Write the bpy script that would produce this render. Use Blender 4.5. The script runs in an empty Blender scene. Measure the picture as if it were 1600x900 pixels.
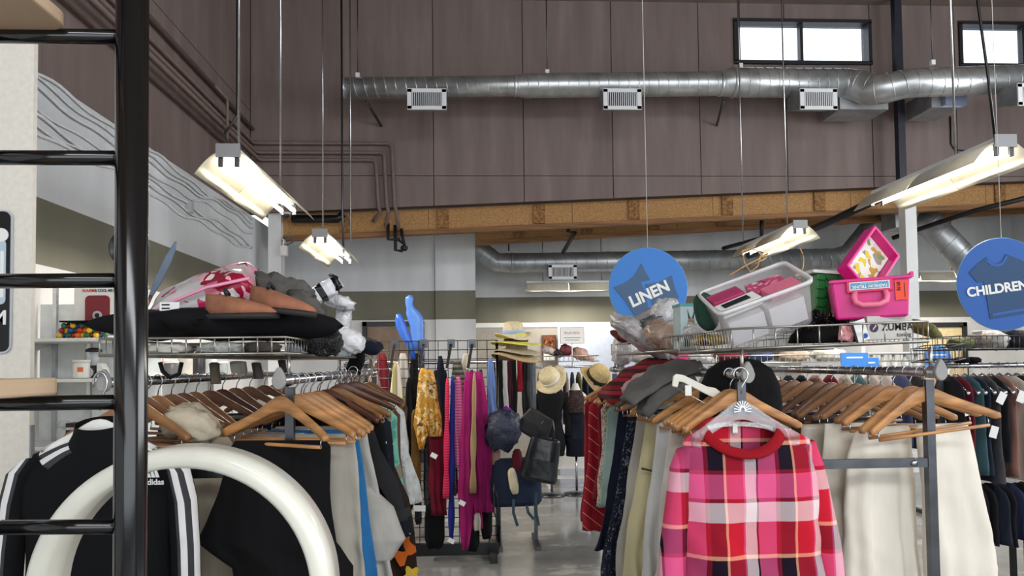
import bpy, bmesh, math, random
from mathutils import Vector, Matrix, noise
PI = math.pi
scene = bpy.context.scene
COL = scene.collection
V = Vector
# ---------------------------------------------------------------- camera
F, CX, CY, EYE = 1155.0, 800.0, 525.0, 1.55
YAW, PITCH, ROLL = 0.05232, 0.03745, -0.012
_f = V((math.sin(YAW)*math.cos(PITCH), math.cos(YAW)*math.cos(PITCH), math.sin(PITCH)))
_r0 = _f.cross(V((0, 0, 1))).normalized(); _u0 = _r0.cross(_f)
_r = _r0*math.cos(ROLL) + _u0*math.sin(ROLL); _u = -_r0*math.sin(ROLL) + _u0*math.cos(ROLL)
cd = bpy.data.cameras.new('camera'); cam = bpy.data.objects.new('camera', cd); COL.objects.link(cam)
cam.matrix_world = Matrix(((_r.x, _u.x, -_f.x, 0), (_r.y, _u.y, -_f.y, 0), (_r.z, _u.z, -_f.z, EYE), (0, 0, 0, 1)))
cd.sensor_width = 36; cd.lens = F/1600*36; cd.shift_y = (CY-450)/1600; cd.clip_start = .05
scene.camera = cam
def at(px, py, Y):
    d = _f*F + _r*(px-CX) + _u*(CY-py)
    return V((0, 0, EYE)) + d*(Y/d.y)
# ---------------------------------------------------------------- light
world = bpy.data.worlds.new('sky'); scene.world = world; world.use_nodes = True
wb = world.node_tree.nodes['Background']; wb.inputs[0].default_value = (.80, .90, 1, 1); wb.inputs[1].default_value = 2.2
def area(name, loc, rot, sx, sy, power, col=(1, 1, 1)):
    l = bpy.data.lights.new(name, 'AREA'); l.shape = 'RECTANGLE'; l.size = sx; l.size_y = sy; l.energy = power; l.color = col
    o = bpy.data.objects.new(name, l); COL.objects.link(o); o.location = loc; o.rotation_euler = rot; return o
area('storefront_daylight', (2.2, -3.8, 1.9), (PI/2, 0, 0), 9.0, 2.6, 75, (1, .96, .90))
area('added_high_front_fill', (2.2, -3.8, 5.4), (math.radians(62), 0, 0), 9.0, 1.2, 270, (.98, .98, 1))  # added area lamp, gives light from high in front
area('added_right_side_fill', (9.2, 3.0, 3.4), (PI/2, 0, PI/2), 9.0, 2.6, 470, (.96, .98, 1))  # added lamp to brighten the left wall; no window on this side
vs = scene.view_settings; vs.view_transform = 'Standard'; vs.look = 'None'; vs.gamma = 1; vs.exposure = 0.0; vs.use_curve_mapping = False
# ---------------------------------------------------------------- materials
def lin(c):
    return tuple(((x/255)/12.92 if x/255 <= .04045 else ((x/255+.055)/1.055)**2.4) for x in c[:3]) + (1,)
MATS = {}
class NT:
    def __init__(s, name):
        s.m = bpy.data.materials.new(name); s.m.use_nodes = True; s.t = s.m.node_tree; s.b = s.t.nodes['Principled BSDF']
    def n(s, typ, **kw):
        x = s.t.nodes.new(typ)
        for k, v in kw.items():
            if k.startswith('i_'):
                x.inputs[int(k[2:]) if k[2:].isdigit() else k[2:].replace('_', ' ')].default_value = v
            else: setattr(x, k, v)
        return x
    def l(s, a, b): s.t.links.new(a, b)
    def coord(s, which='Object'): return s.n('ShaderNodeTexCoord').outputs[which]
    def ramp(s, fac, stops, const=False):
        r = s.n('ShaderNodeValToRGB'); e = r.color_ramp
        if const: e.interpolation = 'CONSTANT'
        while len(e.elements) < len(stops): e.elements.new(.5)
        for el, (p, c) in zip(e.elements, stops): el.position = p; el.color = lin(c)
        s.l(fac, r.inputs[0]); return r.outputs[0]
    def math(s, op, a, b=None):
        x = s.n('ShaderNodeMath', operation=op)
        for i, v in enumerate((a, b)):
            if v is None: continue
            if isinstance(v, (int, float)): x.inputs[i].default_value = v
            else: s.l(v, x.inputs[i])
        return x.outputs[0]
    def mix(s, fac, a, b, typ='MIX'):
        x = s.n('ShaderNodeMix', data_type='RGBA', blend_type=typ)
        for i, v in ((0, fac), (6, a), (7, b)):
            if isinstance(v, (int, float)): x.inputs[i].default_value = v
            elif isinstance(v, tuple): x.inputs[i].default_value = lin(v)
            else: s.l(v, x.inputs[i])
        return x.outputs[2]
    def noise(s, scale, detail=3, vec=None, stretch=None, rough=.5):
        t = s.n('ShaderNodeTexNoise'); t.inputs['Scale'].default_value = scale; t.inputs['Detail'].default_value = detail; t.inputs['Roughness'].default_value = rough
        v = vec or s.coord()
        if stretch:
            mp = s.n('ShaderNodeMapping'); mp.inputs['Scale'].default_value = stretch; s.l(v, mp.inputs[0]); v = mp.outputs[0]
        s.l(v, t.inputs[0]); return t.outputs[0]
    def bump(s, h, strength=.3, dist=.01):
        x = s.n('ShaderNodeBump'); x.inputs['Strength'].default_value = strength; x.inputs['Distance'].default_value = dist
        s.l(h, x.inputs['Height']); s.l(x.outputs[0], s.b.inputs['Normal'])
    def base(s, c):
        if isinstance(c, tuple): s.b.inputs['Base Color'].default_value = lin(c)
        else: s.l(c, s.b.inputs['Base Color'])
    def done(s, rough=.7, metal=0, spec=None):
        s.b.inputs['Roughness'].default_value = rough; s.b.inputs['Metallic'].default_value = metal
        if spec is not None: s.b.inputs['Specular IOR Level'].default_value = spec
        return s.m
def mat(name, c, rough=.7, metal=0, var=.12, scale=14, bump=.0, bscale=60, stretch=None, spec=None):
    if name in MATS: return MATS[name]
    t = NT(name)
    if var:
        d = tuple(max(0, x*(1-var)) for x in c); b = tuple(min(255, x*(1+var*.6)+2) for x in c)
        t.base(t.ramp(t.noise(scale, 4, stretch=stretch), [(.3, d), (.7, b)]))
    else: t.base(c)
    if bump: t.bump(t.noise(bscale, 3, stretch=stretch), bump, .02 if bump > .5 else .01)
    MATS[name] = t.done(rough, metal, spec); return MATS[name]
def fabric(name, c, var=.14, rough=.9, fold=.55):
    return mat(name, c, rough, 0, var, 9, fold, 13, (1, 1, .3), .25)
def emit(name, c, s):
    if name in MATS: return MATS[name]
    t = NT(name); t.base(c); t.b.inputs['Emission Color'].default_value = lin(c); t.b.inputs['Emission Strength'].default_value = s
    MATS[name] = t.done(.5); return t.m
def stripes(name, axis, period, stops, rough=.85, coord='Object', skew=0):
    if name in MATS: return MATS[name]
    t = NT(name); sp = t.n('ShaderNodeSeparateXYZ'); t.l(t.coord(coord), sp.inputs[0])
    v = sp.outputs[axis]
    if skew: v = t.math('ADD', v, t.math('MULTIPLY', sp.outputs[0], skew))
    f = t.math('FRACT', t.math('DIVIDE', t.math('ADD', v, 50), period))
    t.base(t.ramp(f, stops, True)); t.bump(t.noise(25, 3), .2); MATS[name] = t.done(rough, 0, .25); return t.m
def spots(name, c, cols, scale=30, rough=.85, thr=.42, warp=.12):
    """a print of irregular blotches on a ground colour"""
    if name in MATS: return MATS[name]
    t = NT(name); vo = t.n('ShaderNodeTexVoronoi'); vo.inputs['Scale'].default_value = scale
    no = t.n('ShaderNodeTexNoise'); no.inputs['Scale'].default_value = scale*.6
    co = t.coord(); t.l(co, no.inputs[0]); t.l(t.mix(warp, co, no.outputs[1]), vo.inputs[0])
    n = len(cols); sp = t.n('ShaderNodeSeparateColor'); t.l(vo.outputs['Color'], sp.inputs[0])
    pick = t.ramp(sp.outputs[0], [(i/n, k) for i, k in enumerate(cols)], True)
    m = t.math('LESS_THAN', vo.outputs['Distance'], thr)
    t.base(t.mix(m, c, pick)); t.bump(t.noise(22, 3), .2); MATS[name] = t.done(rough, 0, .25); return t.m
def film(name, c, alpha=.45, rough=.15):
    """clear or milky plastic"""
    if name in MATS: return MATS[name]
    t = NT(name); t.base(c); t.b.inputs['Alpha'].default_value = alpha; t.bump(t.noise(14, 4), .35, .02); MATS[name] = t.done(rough, 0, .6); return t.m
# ---------------------------------------------------------------- geometry
def box(bm, c, s, M=None):
    c = V(c); vs = []
    for i in (-1, 1):
        for j in (-1, 1):
            for k in (-1, 1):
                p = V((i*s[0]/2, j*s[1]/2, k*s[2]/2))
                vs.append(bm.verts.new(c + (M @ p if M else p)))
    for f in ((0, 1, 3, 2), (4, 6, 7, 5), (0, 4, 5, 1), (2, 3, 7, 6), (0, 2, 6, 4), (1, 5, 7, 3)): bm.faces.new([vs[i] for i in f])
    return vs
def hexa(bm, q):
    """eight corners: four of the bottom in order, then four of the top"""
    vs = [bm.verts.new(p) for p in q]
    for f in ((3, 2, 1, 0), (4, 5, 6, 7), (0, 1, 5, 4), (1, 2, 6, 5), (2, 3, 7, 6), (3, 0, 4, 7)): bm.faces.new([vs[i] for i in f])
def loft(bm, rings, cap=(True, True), mats=None):
    R = [[bm.verts.new(p) for p in r] for r in rings]; n = len(R[0])
    for a in range(len(R)-1):
        for i in range(n):
            f = bm.faces.new((R[a][i], R[a][(i+1) % n], R[a+1][(i+1) % n], R[a+1][i]))
            if mats: f.material_index = mats(a, i)
    if cap[0]: bm.faces.new(R[0][::-1])
    if cap[1]: bm.faces.new(R[-1])
    return R
def frames(pts):
    out = []; up = V((0, 0, 1))
    t0 = (pts[1]-pts[0]).normalized()
    if abs(t0.dot(up)) > .95: up = V((0, 1, 0))
    n = (up - t0*up.dot(t0)).normalized()
    for i, p in enumerate(pts):
        a = pts[max(0, i-1)]; b = pts[min(len(pts)-1, i+1)]
        t = (b-a)
        t = t.normalized() if t.length > 1e-9 else t0
        n = n - t*n.dot(t); n = n.normalized() if n.length > 1e-6 else V((1, 0, 0))
        out.append((p, t, n, t.cross(n)))
    return out
def tube(bm, pts, r, seg=8, cap=True):
    pts = [V(p) for p in pts]; rr = r if isinstance(r, (list, tuple)) else [r]*len(pts)
    loft(bm, [[p + (n*math.cos(2*PI*k/seg) + b*math.sin(2*PI*k/seg))*rr[i] for k in range(seg)] for i, (p, t, n, b) in enumerate(frames(pts))], (cap, cap))
def band(bm, pts, w, th, side):
    """flat strap: width w along side vector, thickness th"""
    R = []
    pts = [V(p) for p in pts]
    for i, p in enumerate(pts):
        t = (pts[min(i+1, len(pts)-1)]-pts[max(i-1, 0)]).normalized(); s = (V(side)-t*V(side).dot(t)).normalized(); n = t.cross(s)
        R.append([p+s*w/2+n*th/2, p-s*w/2+n*th/2, p-s*w/2-n*th/2, p+s*w/2-n*th/2])
    loft(bm, R)
def lathe(bm, prof, seg=20, c=(0, 0, 0), M=None):
    c = V(c); rings = []
    for r, z in prof:
        ring = []
        for k in range(seg):
            p = V((max(r, .0005)*math.cos(2*PI*k/seg), max(r, .0005)*math.sin(2*PI*k/seg), z)); ring.append(c + (M @ p if M else p))
        rings.append(ring)
    loft(bm, rings)
def plate(bm, outline, th, M=None, c=(0, 0, 0)):
    """outline in the x-z plane given thickness along y"""
    c = V(c); T = lambda x, y, z: c + (M @ V((x, y, z)) if M else V((x, y, z)))
    a = [bm.verts.new(T(x, -th/2, z)) for x, z in outline]; b = [bm.verts.new(T(x, th/2, z)) for x, z in outline]
    n = len(a)
    for i in range(n): bm.faces.new((a[i], b[i], b[(i+1) % n], a[(i+1) % n]))
    bm.faces.new(a); bm.faces.new(b[::-1])
def obj(name, bm, m, parent=None, smooth=False, bevel=0, sub=0, loc=None, rot=None):
    bmesh.ops.recalc_face_normals(bm, faces=bm.faces[:])
    me = bpy.data.meshes.new(name); bm.to_mesh(me); bm.free()
    for k in (m if isinstance(m, (list, tuple)) else [m]): me.materials.append(k)
    if smooth: me.polygons.foreach_set('use_smooth', [True]*len(me.polygons))
    o = bpy.data.objects.new(name, me); COL.objects.link(o)
    if parent: o.parent = parent
    if loc is not None: o.location = loc
    if rot is not None: o.rotation_euler = rot
    if bevel:
        b = o.modifiers.new('bevel', 'BEVEL'); b.width = bevel; b.segments = 2; b.limit_method = 'ANGLE'; b.angle_limit = .7
    if sub:
        s = o.modifiers.new('sub', 'SUBSURF'); s.levels = s.render_levels = sub
    return o
def B(): return bmesh.new()
def boxes(name, lst, m, parent=None, bevel=0, **k):
    bm = B()
    for c, s in lst: box(bm, c, s)
    return obj(name, bm, m, parent, bevel=bevel, **k)
def tubes(name, lst, r, m, parent=None, seg=8, **k):
    bm = B()
    for p in lst: tube(bm, p, r, seg)
    return obj(name, bm, m, parent, smooth=True, **k)
def tag(o, label, cat, group=None, kind=None):
    if label: o['label'] = label
    if cat: o['category'] = cat
    if group: o['group'] = group
    if kind: o['kind'] = kind
    return o
def thing(name, label, cat, loc=(0, 0, 0), rz=0, group=None):
    o = bpy.data.objects.new(name, None); COL.objects.link(o); o.location = loc; o.rotation_euler = (0, 0, rz); o.empty_display_size = .05
    return tag(o, label, cat, group)
def struct(name, bm, m, label=None, **k):
    o = obj(name, bm, m, **k); o['kind'] = 'structure'
    if label: o['label'] = label
    return o
def dup(o, parent=None):
    c = o.copy(); COL.objects.link(c); c.parent = parent
    for ch in list(o.children): dup(ch, c)
    return c
def text(s, size, m, parent, loc, rot=(PI/2, 0, 0), align='CENTER', extrude=.0008, name='lettering', bold=0, width=1):
    cu = bpy.data.curves.new('t', 'FONT'); cu.body = s; cu.size = size; cu.align_x = align; cu.align_y = 'CENTER'; cu.extrude = extrude; cu.offset = bold
    t = bpy.data.objects.new('t', cu); COL.objects.link(t); bpy.context.view_layer.update()
    me = bpy.data.meshes.new_from_object(t); bpy.data.objects.remove(t); me.materials.clear(); me.materials.append(m)
    o = bpy.data.objects.new(name, me); COL.objects.link(o); o.parent = parent; o.location = loc; o.rotation_euler = rot; o.scale = (width, 1, 1); return o
ORD = ['', 'first', 'second', 'third', 'fourth', 'fifth', 'sixth', 'seventh', 'eighth', 'ninth', 'tenth', 'eleventh', 'twelfth', 'thirteenth', 'fourteenth', 'fifteenth', 'sixteenth', 'seventeenth', 'eighteenth', 'nineteenth', 'twentieth']
# common materials
CHROME = mat('chrome', (190, 192, 195), .22, 1, .06); STEEL = mat('brushed_steel', (92, 94, 98), .36, 1, .1); WIRE = mat('zinc_wire', (172, 170, 162), .35, 1, .08)
BLACKM = mat('black_metal', (14, 14, 16), .3, .2, 0); DARKPIPE = mat('dark_pipe', (38, 37, 38), .5, .5, .1)
WHITE = mat('white_paint', (226, 227, 226), .6, 0, .03, 3); WHITEP = mat('white_plastic', (232, 230, 224), .35, 0, .03)
WOOD = mat('beech_wood', (184, 131, 80), .38, 0, .2, 7, .05, 40, (1, 1, 6)); WOODD = mat('dark_stained_wood', (88, 50, 32), .4, 0, .15, 8); PAPER = mat('paper', (236, 236, 232), .7, 0, 0); INK = mat('black_ink', (25, 25, 28), .7, 0, 0)
BLACKF = fabric('black_cloth', (9, 9, 11)); NAVYF = fabric('navy_cloth', (19, 23, 38)); CREAMF = fabric('cream_cloth', (226, 220, 204), .07); GREYF = fabric('grey_cloth', (108, 106, 104)); LGREYF = fabric('light_grey_cloth', (178, 174, 166), .1)
# ================================================================ the room
def zstripe(name, top_c, stripe_c, low_c, z0=2.28, z1=2.735):
    t = NT(name); g = t.n('ShaderNodeNewGeometry'); sp = t.n('ShaderNodeSeparateXYZ'); t.l(g.outputs['Position'], sp.inputs[0])
    f = t.math('DIVIDE', sp.outputs[2], 8)
    c = t.ramp(f, [(0, low_c), (z0/8, stripe_c), (z1/8, top_c)], True)
    n = t.ramp(t.noise(1.6, 4, stretch=(1, 1, .25)), [(.35, (225, 225, 225)), (.7, (255, 255, 255))])
    t.base(t.mix(1.0, c, n, 'MULTIPLY')); t.bump(t.noise(90, 2), .08, .004); return t.done(.75)
WALLM = zstripe('painted_wall_with_olive_band', (232, 235, 238), (124, 122, 106), (232, 232, 232))
t = NT('worn_concrete'); n1 = t.noise(1.3, 6, stretch=(1, 1.6, 1), rough=.65); n2 = t.noise(9, 4)
pat = t.ramp(n1, [(.38, (118, 118, 117)), (.56, (132, 132, 131)), (.60, (168, 168, 164)), (.7, (140, 140, 138))])
t.base(t.mix(.2, pat, t.ramp(n2, [(.3, (105, 105, 104)), (.7, (150, 150, 148))]))); t.bump(n2, .05); t.l(t.ramp(n1, [(.4, (80, 80, 80)), (.7, (140, 140, 140))]), t.b.inputs['Roughness']); CONC = t.done(.35)
t = NT('brown_painted_plywood'); n = t.noise(1.1, 6, stretch=(4, 4, .5), rough=.6)
t.base(t.ramp(n, [(.25, (108, 94, 90)), (.55, (122, 107, 102)), (.8, (138, 124, 119))])); t.bump(t.noise(14, 3, stretch=(3, 3, .4)), .1); PLY = t.done(.72)
t = NT('oriented_strand_board'); vo = t.n('ShaderNodeTexVoronoi'); mp = t.n('ShaderNodeMapping'); mp.inputs['Scale'].default_value = (26, 26, 60); mp.inputs['Rotation'].default_value = (0, .5, 0)
t.l(t.coord(), mp.inputs[0]); t.l(mp.outputs[0], vo.inputs[0]); sp = t.n('ShaderNodeSeparateColor'); t.l(vo.outputs['Color'], sp.inputs[0])
t.base(t.mix(.35, t.ramp(sp.outputs[0], [(0, (120, 80, 40)), (.5, (172, 126, 74)), (1, (208, 166, 112))]), t.ramp(t.noise(70, 4), [(.3, (110, 75, 40)), (.7, (205, 160, 105))]))); OSB = t.done(.8)
FLANGE = mat('beam_flange_wood', (134, 94, 58), .75, 0, .2, 6, .1, 40, (.3, 1, 6))
CEILM = mat('dark_ceiling_boards', (120, 108, 98), .85, 0, .1, 2)
XL, XR, YF = -3.02, 9.6, -4.0
YB, YW1, YW2 = 10.2, 12.05, 13.3
def sbox(name, x0, x1, y0, y1, z0, z1, m, label=None):
    bm = B(); box(bm, ((x0+x1)/2, (y0+y1)/2, (z0+z1)/2), (x1-x0, y1-y0, z1-z0)); return struct(name, bm, m, label)
sbox('floor', XL-.2, XR+.2, YF-.2, YW2+.2, -.1, 0, CONC, 'grey worn concrete floor with pale scuffed patches')
sbox('ceiling', XL-.2, XR+.2, YF-.2, YB+.2, 6.66, 6.8, CEILM)
sbox('wall_left', XL-.2, XL, YF, YW1, 0, 3.62, WALLM, 'white left wall with a wide olive painted band')
wul = sbox('wall_upper_left', XL-.2, XL-.03, YF, YB, 3.62, 6.66, PLY, 'brown painted plywood upper left wall')
sbox('wall_right', XR, XR+.2, YF, YW2, 0, 6.66, WALLM)
sbox('wall_back', XL-.2, -.62, YW1, YW1+.2, 0, 4.4, WALLM, 'white back wall with an olive band')
sbox('wall_back_recess', -.62, XR, YW2, YW2+.2, 0, 4.9, WALLM, 'recessed white back wall with olive band behind the racks')
pa, pb = at(680, 450, 12.0), at(743, 450, 12.0)
sbox('wall_pilaster', pa.x, pb.x, 12.0, YW2+.05, 0, 4.4, WALLM, 'pale square pillar on the back wall crossed by the olive band')
sbox('wall_corner_pilaster', at(419, 380, 10.3).x, at(439, 380, 10.3).x, 10.3, 10.5, 0, at(430, 330, 10.3).z, WHITE, 'white corner pillar under the brown upper wall')
# near partition with stucco
STUC = mat('stucco', (228, 222, 210), .85, 0, .025, 40, .22, 260)
xe = at(48, 500, 3.3).x
sbox('wall_partition', XL, xe, 3.3, 3.33, 0, 3.25, STUC, 'white stucco partition at the left edge')
bm = B(); box(bm, (xe+.003, 3.315, .66), (.006, .03, 1.3)); struct('trim_1', bm, mat('trim_grey', (150, 152, 156), .5))
# front wall with storefront glazing behind the camera
bm = B()
for x0, x1, z0, z1 in ((XL-.2, -2.4, 0, 6.66), (6.9, XR+.2, 0, 6.66), (-2.4, 6.9, 0, .5), (-2.4, 6.9, 3.3, 4.7), (-2.4, 6.9, 6.1, 6.66)):
    box(bm, ((x0+x1)/2, YF-.1, (z0+z1)/2), (x1-x0, .2, z1-z0))
struct('wall_front', bm, WHITE)
# brown upper wall: plywood panels around two windows, sloping lower edge
W1 = (at(1150, 60, YB).x, at(1357, 60, YB).x, 5.815, 6.40); W2 = (at(1501, 60, YB).x, at(1501, 60, YB).x+1.95, 5.80, 6.40)
def low(x): return 3.70 + (x+1.74)*(4.06-3.70)/(6.92+1.74)
bm = B()
def cut(x0, x1, z0, z1, wins):
    rs = [(x0, x1, z0, z1)]
    for (a, b, c, d) in wins:
        o = []
        for (p, q, r, s) in rs:
            if q <= a or p >= b or s <= c or r >= d: o.append((p, q, r, s)); continue
            if r < c: o.append((p, q, r, c))
            if s > d: o.append((p, q, d, s))
            if p < a: o.append((p, a, max(r, c), min(s, d)))
            if q > b: o.append((b, q, max(r, c), min(s, d)))
        rs = o
    return rs
for (p, q, r, s) in cut(XL-.2, XR, 4.3, 6.66, [W1, W2]): box(bm, ((p+q)/2, YB+.1, (r+s)/2), (q-p, .16, s-r))
hexa(bm, [(XL-.2, YB+.02, low(XL)), (XR, YB+.02, low(XR)), (XR, YB+.18, low(XR)), (XL-.2, YB+.18, low(XL)), (XL-.2, YB+.02, 4.3), (XR, YB+.02, 4.3), (XR, YB+.18, 4.3), (XL-.2, YB+.18, 4.3)])
wub = struct('wall_upper_back', bm, mat('plywood_joint_shadow_paint', (70, 58, 54), .8, 0, .05), 'brown plywood clad upper back wall')
SEAM = 4.165; pw = 1.254; rnd = random.Random(3)
xs = [-.525 + pw*k for k in range(-2, 9)]
for i in range(len(xs)-1):
    x0, x1 = xs[i]+.006, xs[i+1]-.006
    th = .02+rnd.uniform(0, .006)
    x0 = max(x0, XL)
    for (p, q, r, s) in cut(x0, x1, SEAM+.006, 6.66, [(W1[0]-.04, W1[1]+.04, W1[2]-.04, W1[3]+.04), (W2[0]-.04, W2[1]+.04, W2[2]-.04, W2[3]+.04)]):
        if q-p < .03: continue
        bm = B(); box(bm, ((p+q)/2, YB+.02-th/2, (r+s)/2), (q-p, th, s-r)); obj('panel', bm, PLY, wub)
    bm = B(); y0, y1 = YB+.02-th, YB+.02
    hexa(bm, [(x0, y0, low(x0)), (x1, y0, low(x1)), (x1, y1, low(x1)), (x0, y1, low(x0)), (x0, y0, SEAM-.004), (x1, y0, SEAM-.004), (x1, y1, SEAM-.004), (x0, y1, SEAM-.004)]); obj('panel', bm, PLY, wub)
for z0, z1 in ((3.63, 5.06), (5.07, 6.66)):
    for k in range(6):
        y0 = YB-2.44*(k+1)+.003; y1 = YB-2.44*k-.003
        bm = B(); box(bm, (XL-.02, (y0+y1)/2, (z0+z1)/2), (.02, y1-y0, z1-z0)); obj('panel', bm, PLY, wul)
FRAME = mat('dark_window_frame', (44, 42, 46), .45, .3, .05)
GLASS = film('window_glass', (245, 250, 255), .08, .05)
for n, w in ((1, W1), (2, W2)):
    xm = (w[0]+w[1])/2; bm = B()
    for c, s in (((xm, YB+.07, w[2]-.01), (w[1]-w[0]+.08, .2, .05)), ((xm, YB+.07, w[3]+.01), (w[1]-w[0]+.08, .2, .05)), ((w[0]-.01, YB+.07, (w[2]+w[3])/2), (.05, .2, w[3]-w[2])), ((w[1]+.01, YB+.07, (w[2]+w[3])/2), (.05, .2, w[3]-w[2])), ((xm, YB+.08, (w[2]+w[3])/2), (.045, .1, w[3]-w[2]))): box(bm, c, s)
    o = struct('window_%d' % n, bm, FRAME, 'dark framed two-pane clerestory window, %s' % ('the one left of the steel column' if n == 1 else 'cut by the right edge'))
    for a, b in ((w[0]+.016, xm-.024), (xm+.024, w[1]-.016)):
        boxes('pane', [(((a+b)/2, YB+.11, (w[2]+w[3])/2), (b-a, .006, w[3]-w[2]-.03))], GLASS, o)
# rear ceiling and strand-board beams
def slab(p0, p1, h, th):
    p0, p1 = V(p0), V(p1); bm = B(); d = V((0, th, 0)); u = V((0, 0, h))
    hexa(bm, [p0-u, p1-u, p1-u+d, p0-u+d, p0, p1, p1+d, p0+d]); return bm
def beam(name, label, xa, xb, Y, za, zb, h):
    o = thing(name, label, 'beam', (0, 0, 0)); p0 = V((xa, Y, za)); p1 = V((xb, Y, zb))
    n = 6
    for k in range(n):
        a = p0.lerp(p1, k/n); b = p0.lerp(p1, (k+1)/n) - V((.006, 0, 0)); obj('board_web', slab(a, b, h-.07, .05), OSB, o)
    obj('flange', slab(p0-V((0, .03, h-.07)), p1-V((0, .03, h-.07)), .07, .11), FLANGE, o)
    for k in range(1, 9):
        c = p0.lerp(p1, (k-.35)/9); bm = B(); box(bm, (c.x, Y-.015, c.z-(h-.07)/2), (.16, .03, h-.09)); obj('stiffener', bm, mat('stiffener_board', (140, 98, 55), .8, 0, .35, 30), o)
    return o
beam('strand_board_beam', 'long strand board beam along the lower edge of the brown wall', at(440, 340, 10.4).x, XR, 10.42, 3.66, low(XR)+.02, .36)
beam('strand_board_beam', 'second strand board beam deeper in, behind the first', pb.x, XR, 11.4, at(743, 350, 11.4).z, at(743, 350, 11.4).z+.52, .33)
bm = slab((XL, 10.38, 3.84), (XR, 10.38, 4.35), .1, 3.0); struct('ceiling_rear', bm, CEILM)
# steel column: dark above, white below
c0 = at(1399, 150, 9.95); c1 = at(1424, 420, 9.9)
o = thing('steel_column', 'steel column, dark above and white below, right of the first window', 'column', (c1.x, 9.95, 0))
boxes('upper_post', [((c0.x-c1.x+.05, 0, 5.3), (.10, .10, 2.7))], mat('dark_blue_paint', (34, 36, 48), .5, .1, .05), o)
boxes('lower_post', [((0, 0, 1.985), (.16, .16, 3.97))], WHITE, o)
# doors on the back wall
def door(n, x0, x1, ztop, Y, m, label):
    bm = B(); xm = (x0+x1)/2
    for c, s in (((xm, Y-.03, ztop-.035), (x1-x0, .1, .07)), ((x0+.035, Y-.03, ztop/2), (.07, .1, ztop)), ((x1-.035, Y-.03, ztop/2), (.07, .1, ztop))): box(bm, c, s)
    o = struct('door_%d' % n, bm, FRAME, label)
    boxes('door_leaf', [((xm, Y-.02, ztop/2-.04), (x1-x0-.15, .04, ztop-.09))], m, o)
    boxes('door_handle', [((x1-.16, Y-.07, 1.0), (.1, .03, .03))], STEEL, o)
door(1, at(567, 520, YW1).x, at(663, 520, YW1).x, at(600, 503, YW1).z, YW1, mat('brown_door_veneer', (140, 116, 96), .6, 0, .12, 5), 'brown veneer door in a dark frame left of the pillar')
door(2, at(1425, 520, 12.6).x, at(1507, 520, 12.6).x, at(1480, 504, 12.6).z, 12.6, mat('cream_door', (214, 196, 150), .6, 0, .05), 'cream door in a dark frame behind the children sign')
sbox('wall_back_projection', at(1250, 500, 12.62).x, XR, 12.62, YW2, 0, 4.9, WALLM)
# trim board below the band and the white panel wall
sbox('trim_2', pb.x, at(1240, 510, YW2).x, YW2-.03, YW2, at(850, 511, YW2).z, at(850, 504, YW2).z, WHITE, 'white trim board under the olive band')
sbox('wall_panel', at(872, 520, 13.0).x, at(1005, 520, 13.0).x, 13.0, 13.06, 0, at(930, 510, 13.0).z, mat('bluish_white_board', (205, 214, 232), .6, 0, .02), 'large bluish white board standing before the back wall')
sbox('wall_taupe', pb.x, at(872, 520, 13.2).x, 13.2, 13.27, 0, at(800, 514, 13.2).z, mat('taupe_paint', (158, 152, 142), .7, 0, .03), 'taupe painted panel beneath the trim board')
# ================================================================ pipes, cables, ducts, lamps
PIPEM = mat('brown_painted_pipe', (112, 94, 88), .6, 0, .06)
def rod(name, label, pts, r, m, cat='pipe', group=None, seg=8):
    return tag(tubes(name, [pts], r, m, seg=seg), label, cat, group)
zs = [4.60, 4.47, 4.37]
for k, (z, px) in enumerate(zip(zs, (613, 601, 588))):
    a = at(px, 230, YB); xe_ = a.x; yb = YB-.055
    e = at(px+6+k*2, 322, YB); g = at(632-k*8, 378-k*6, 11.2)
    rod('conduit_pipe', '%s of three brown conduits that turn down the back wall' % ('outermost', 'middle', 'innermost')[k],
        [(XL+.05+.04*k, -3.5, z+.02), (XL+.05+.04*k, yb-.05, z), (XL+.1+.04*k, yb, z), (xe_-.04, yb, z), (xe_, yb, z-.04), (xe_+.03, yb, e.z), (xe_+.05, yb+.05, e.z-.08), (g.x-.1*k, 10.30, g.z+.02)], .026, PIPEM)
rod('conduit_pipe', 'single brown conduit running above the bundle on the left wall', [(XL+.04, -3.5, 4.86), (XL+.04, YB-.05, 4.80)], .026, PIPEM)
rod('conduit_pipe', 'lowest brown conduit of the bundle on the left wall', [(XL+.05, -3.5, 4.27), (XL+.05, YB-.05, 4.27)], .024, PIPEM)
a = at(308, 122, 8.0); b = at(327, 122, 8.05); c = at(323, 210, 8.05)
rod('drop_pipe', 'thin brown pipe hooked over the left wall conduits', [(XL+.2, 8.2, a.z), (XL+.2, 8.6, a.z), (XL+.2, 8.62, a.z-.05), (XL+.2, 8.62, a.z-.75)], .018, PIPEM)
o = thing('sprinkler_valve', 'dark sprinkler pipe cluster hanging below the three conduits', 'pipe', at(620, 385, 10.32))
G = at(620, 385, 10.32)
tubes('pipe', [[V((-.12, 0, .32)), V((-.12, 0, .1)), V((.05, 0, .1))], [V((-.02, 0, .3)), V((-.02, .02, -.05)), V((.08, .02, -.06))], [V((.06, 0, .25)), V((.1, .03, .02)), V((.02, .03, .1))]], .025, DARKPIPE, o)
bm = B(); lathe(bm, [(.03, 0), (.05, .02), (.05, .06), (.02, .08)], 12, (.1, .02, -.06)); obj('valve_head', bm, DARKPIPE, o)
rod('drain_pipe', 'short black pipe below the brown wall beside the corner pillar', [at(456, 342, 10.25), at(528, 342, 10.25), at(536, 334, 10.25)], .055, BLACKM, 'pipe')
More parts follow.
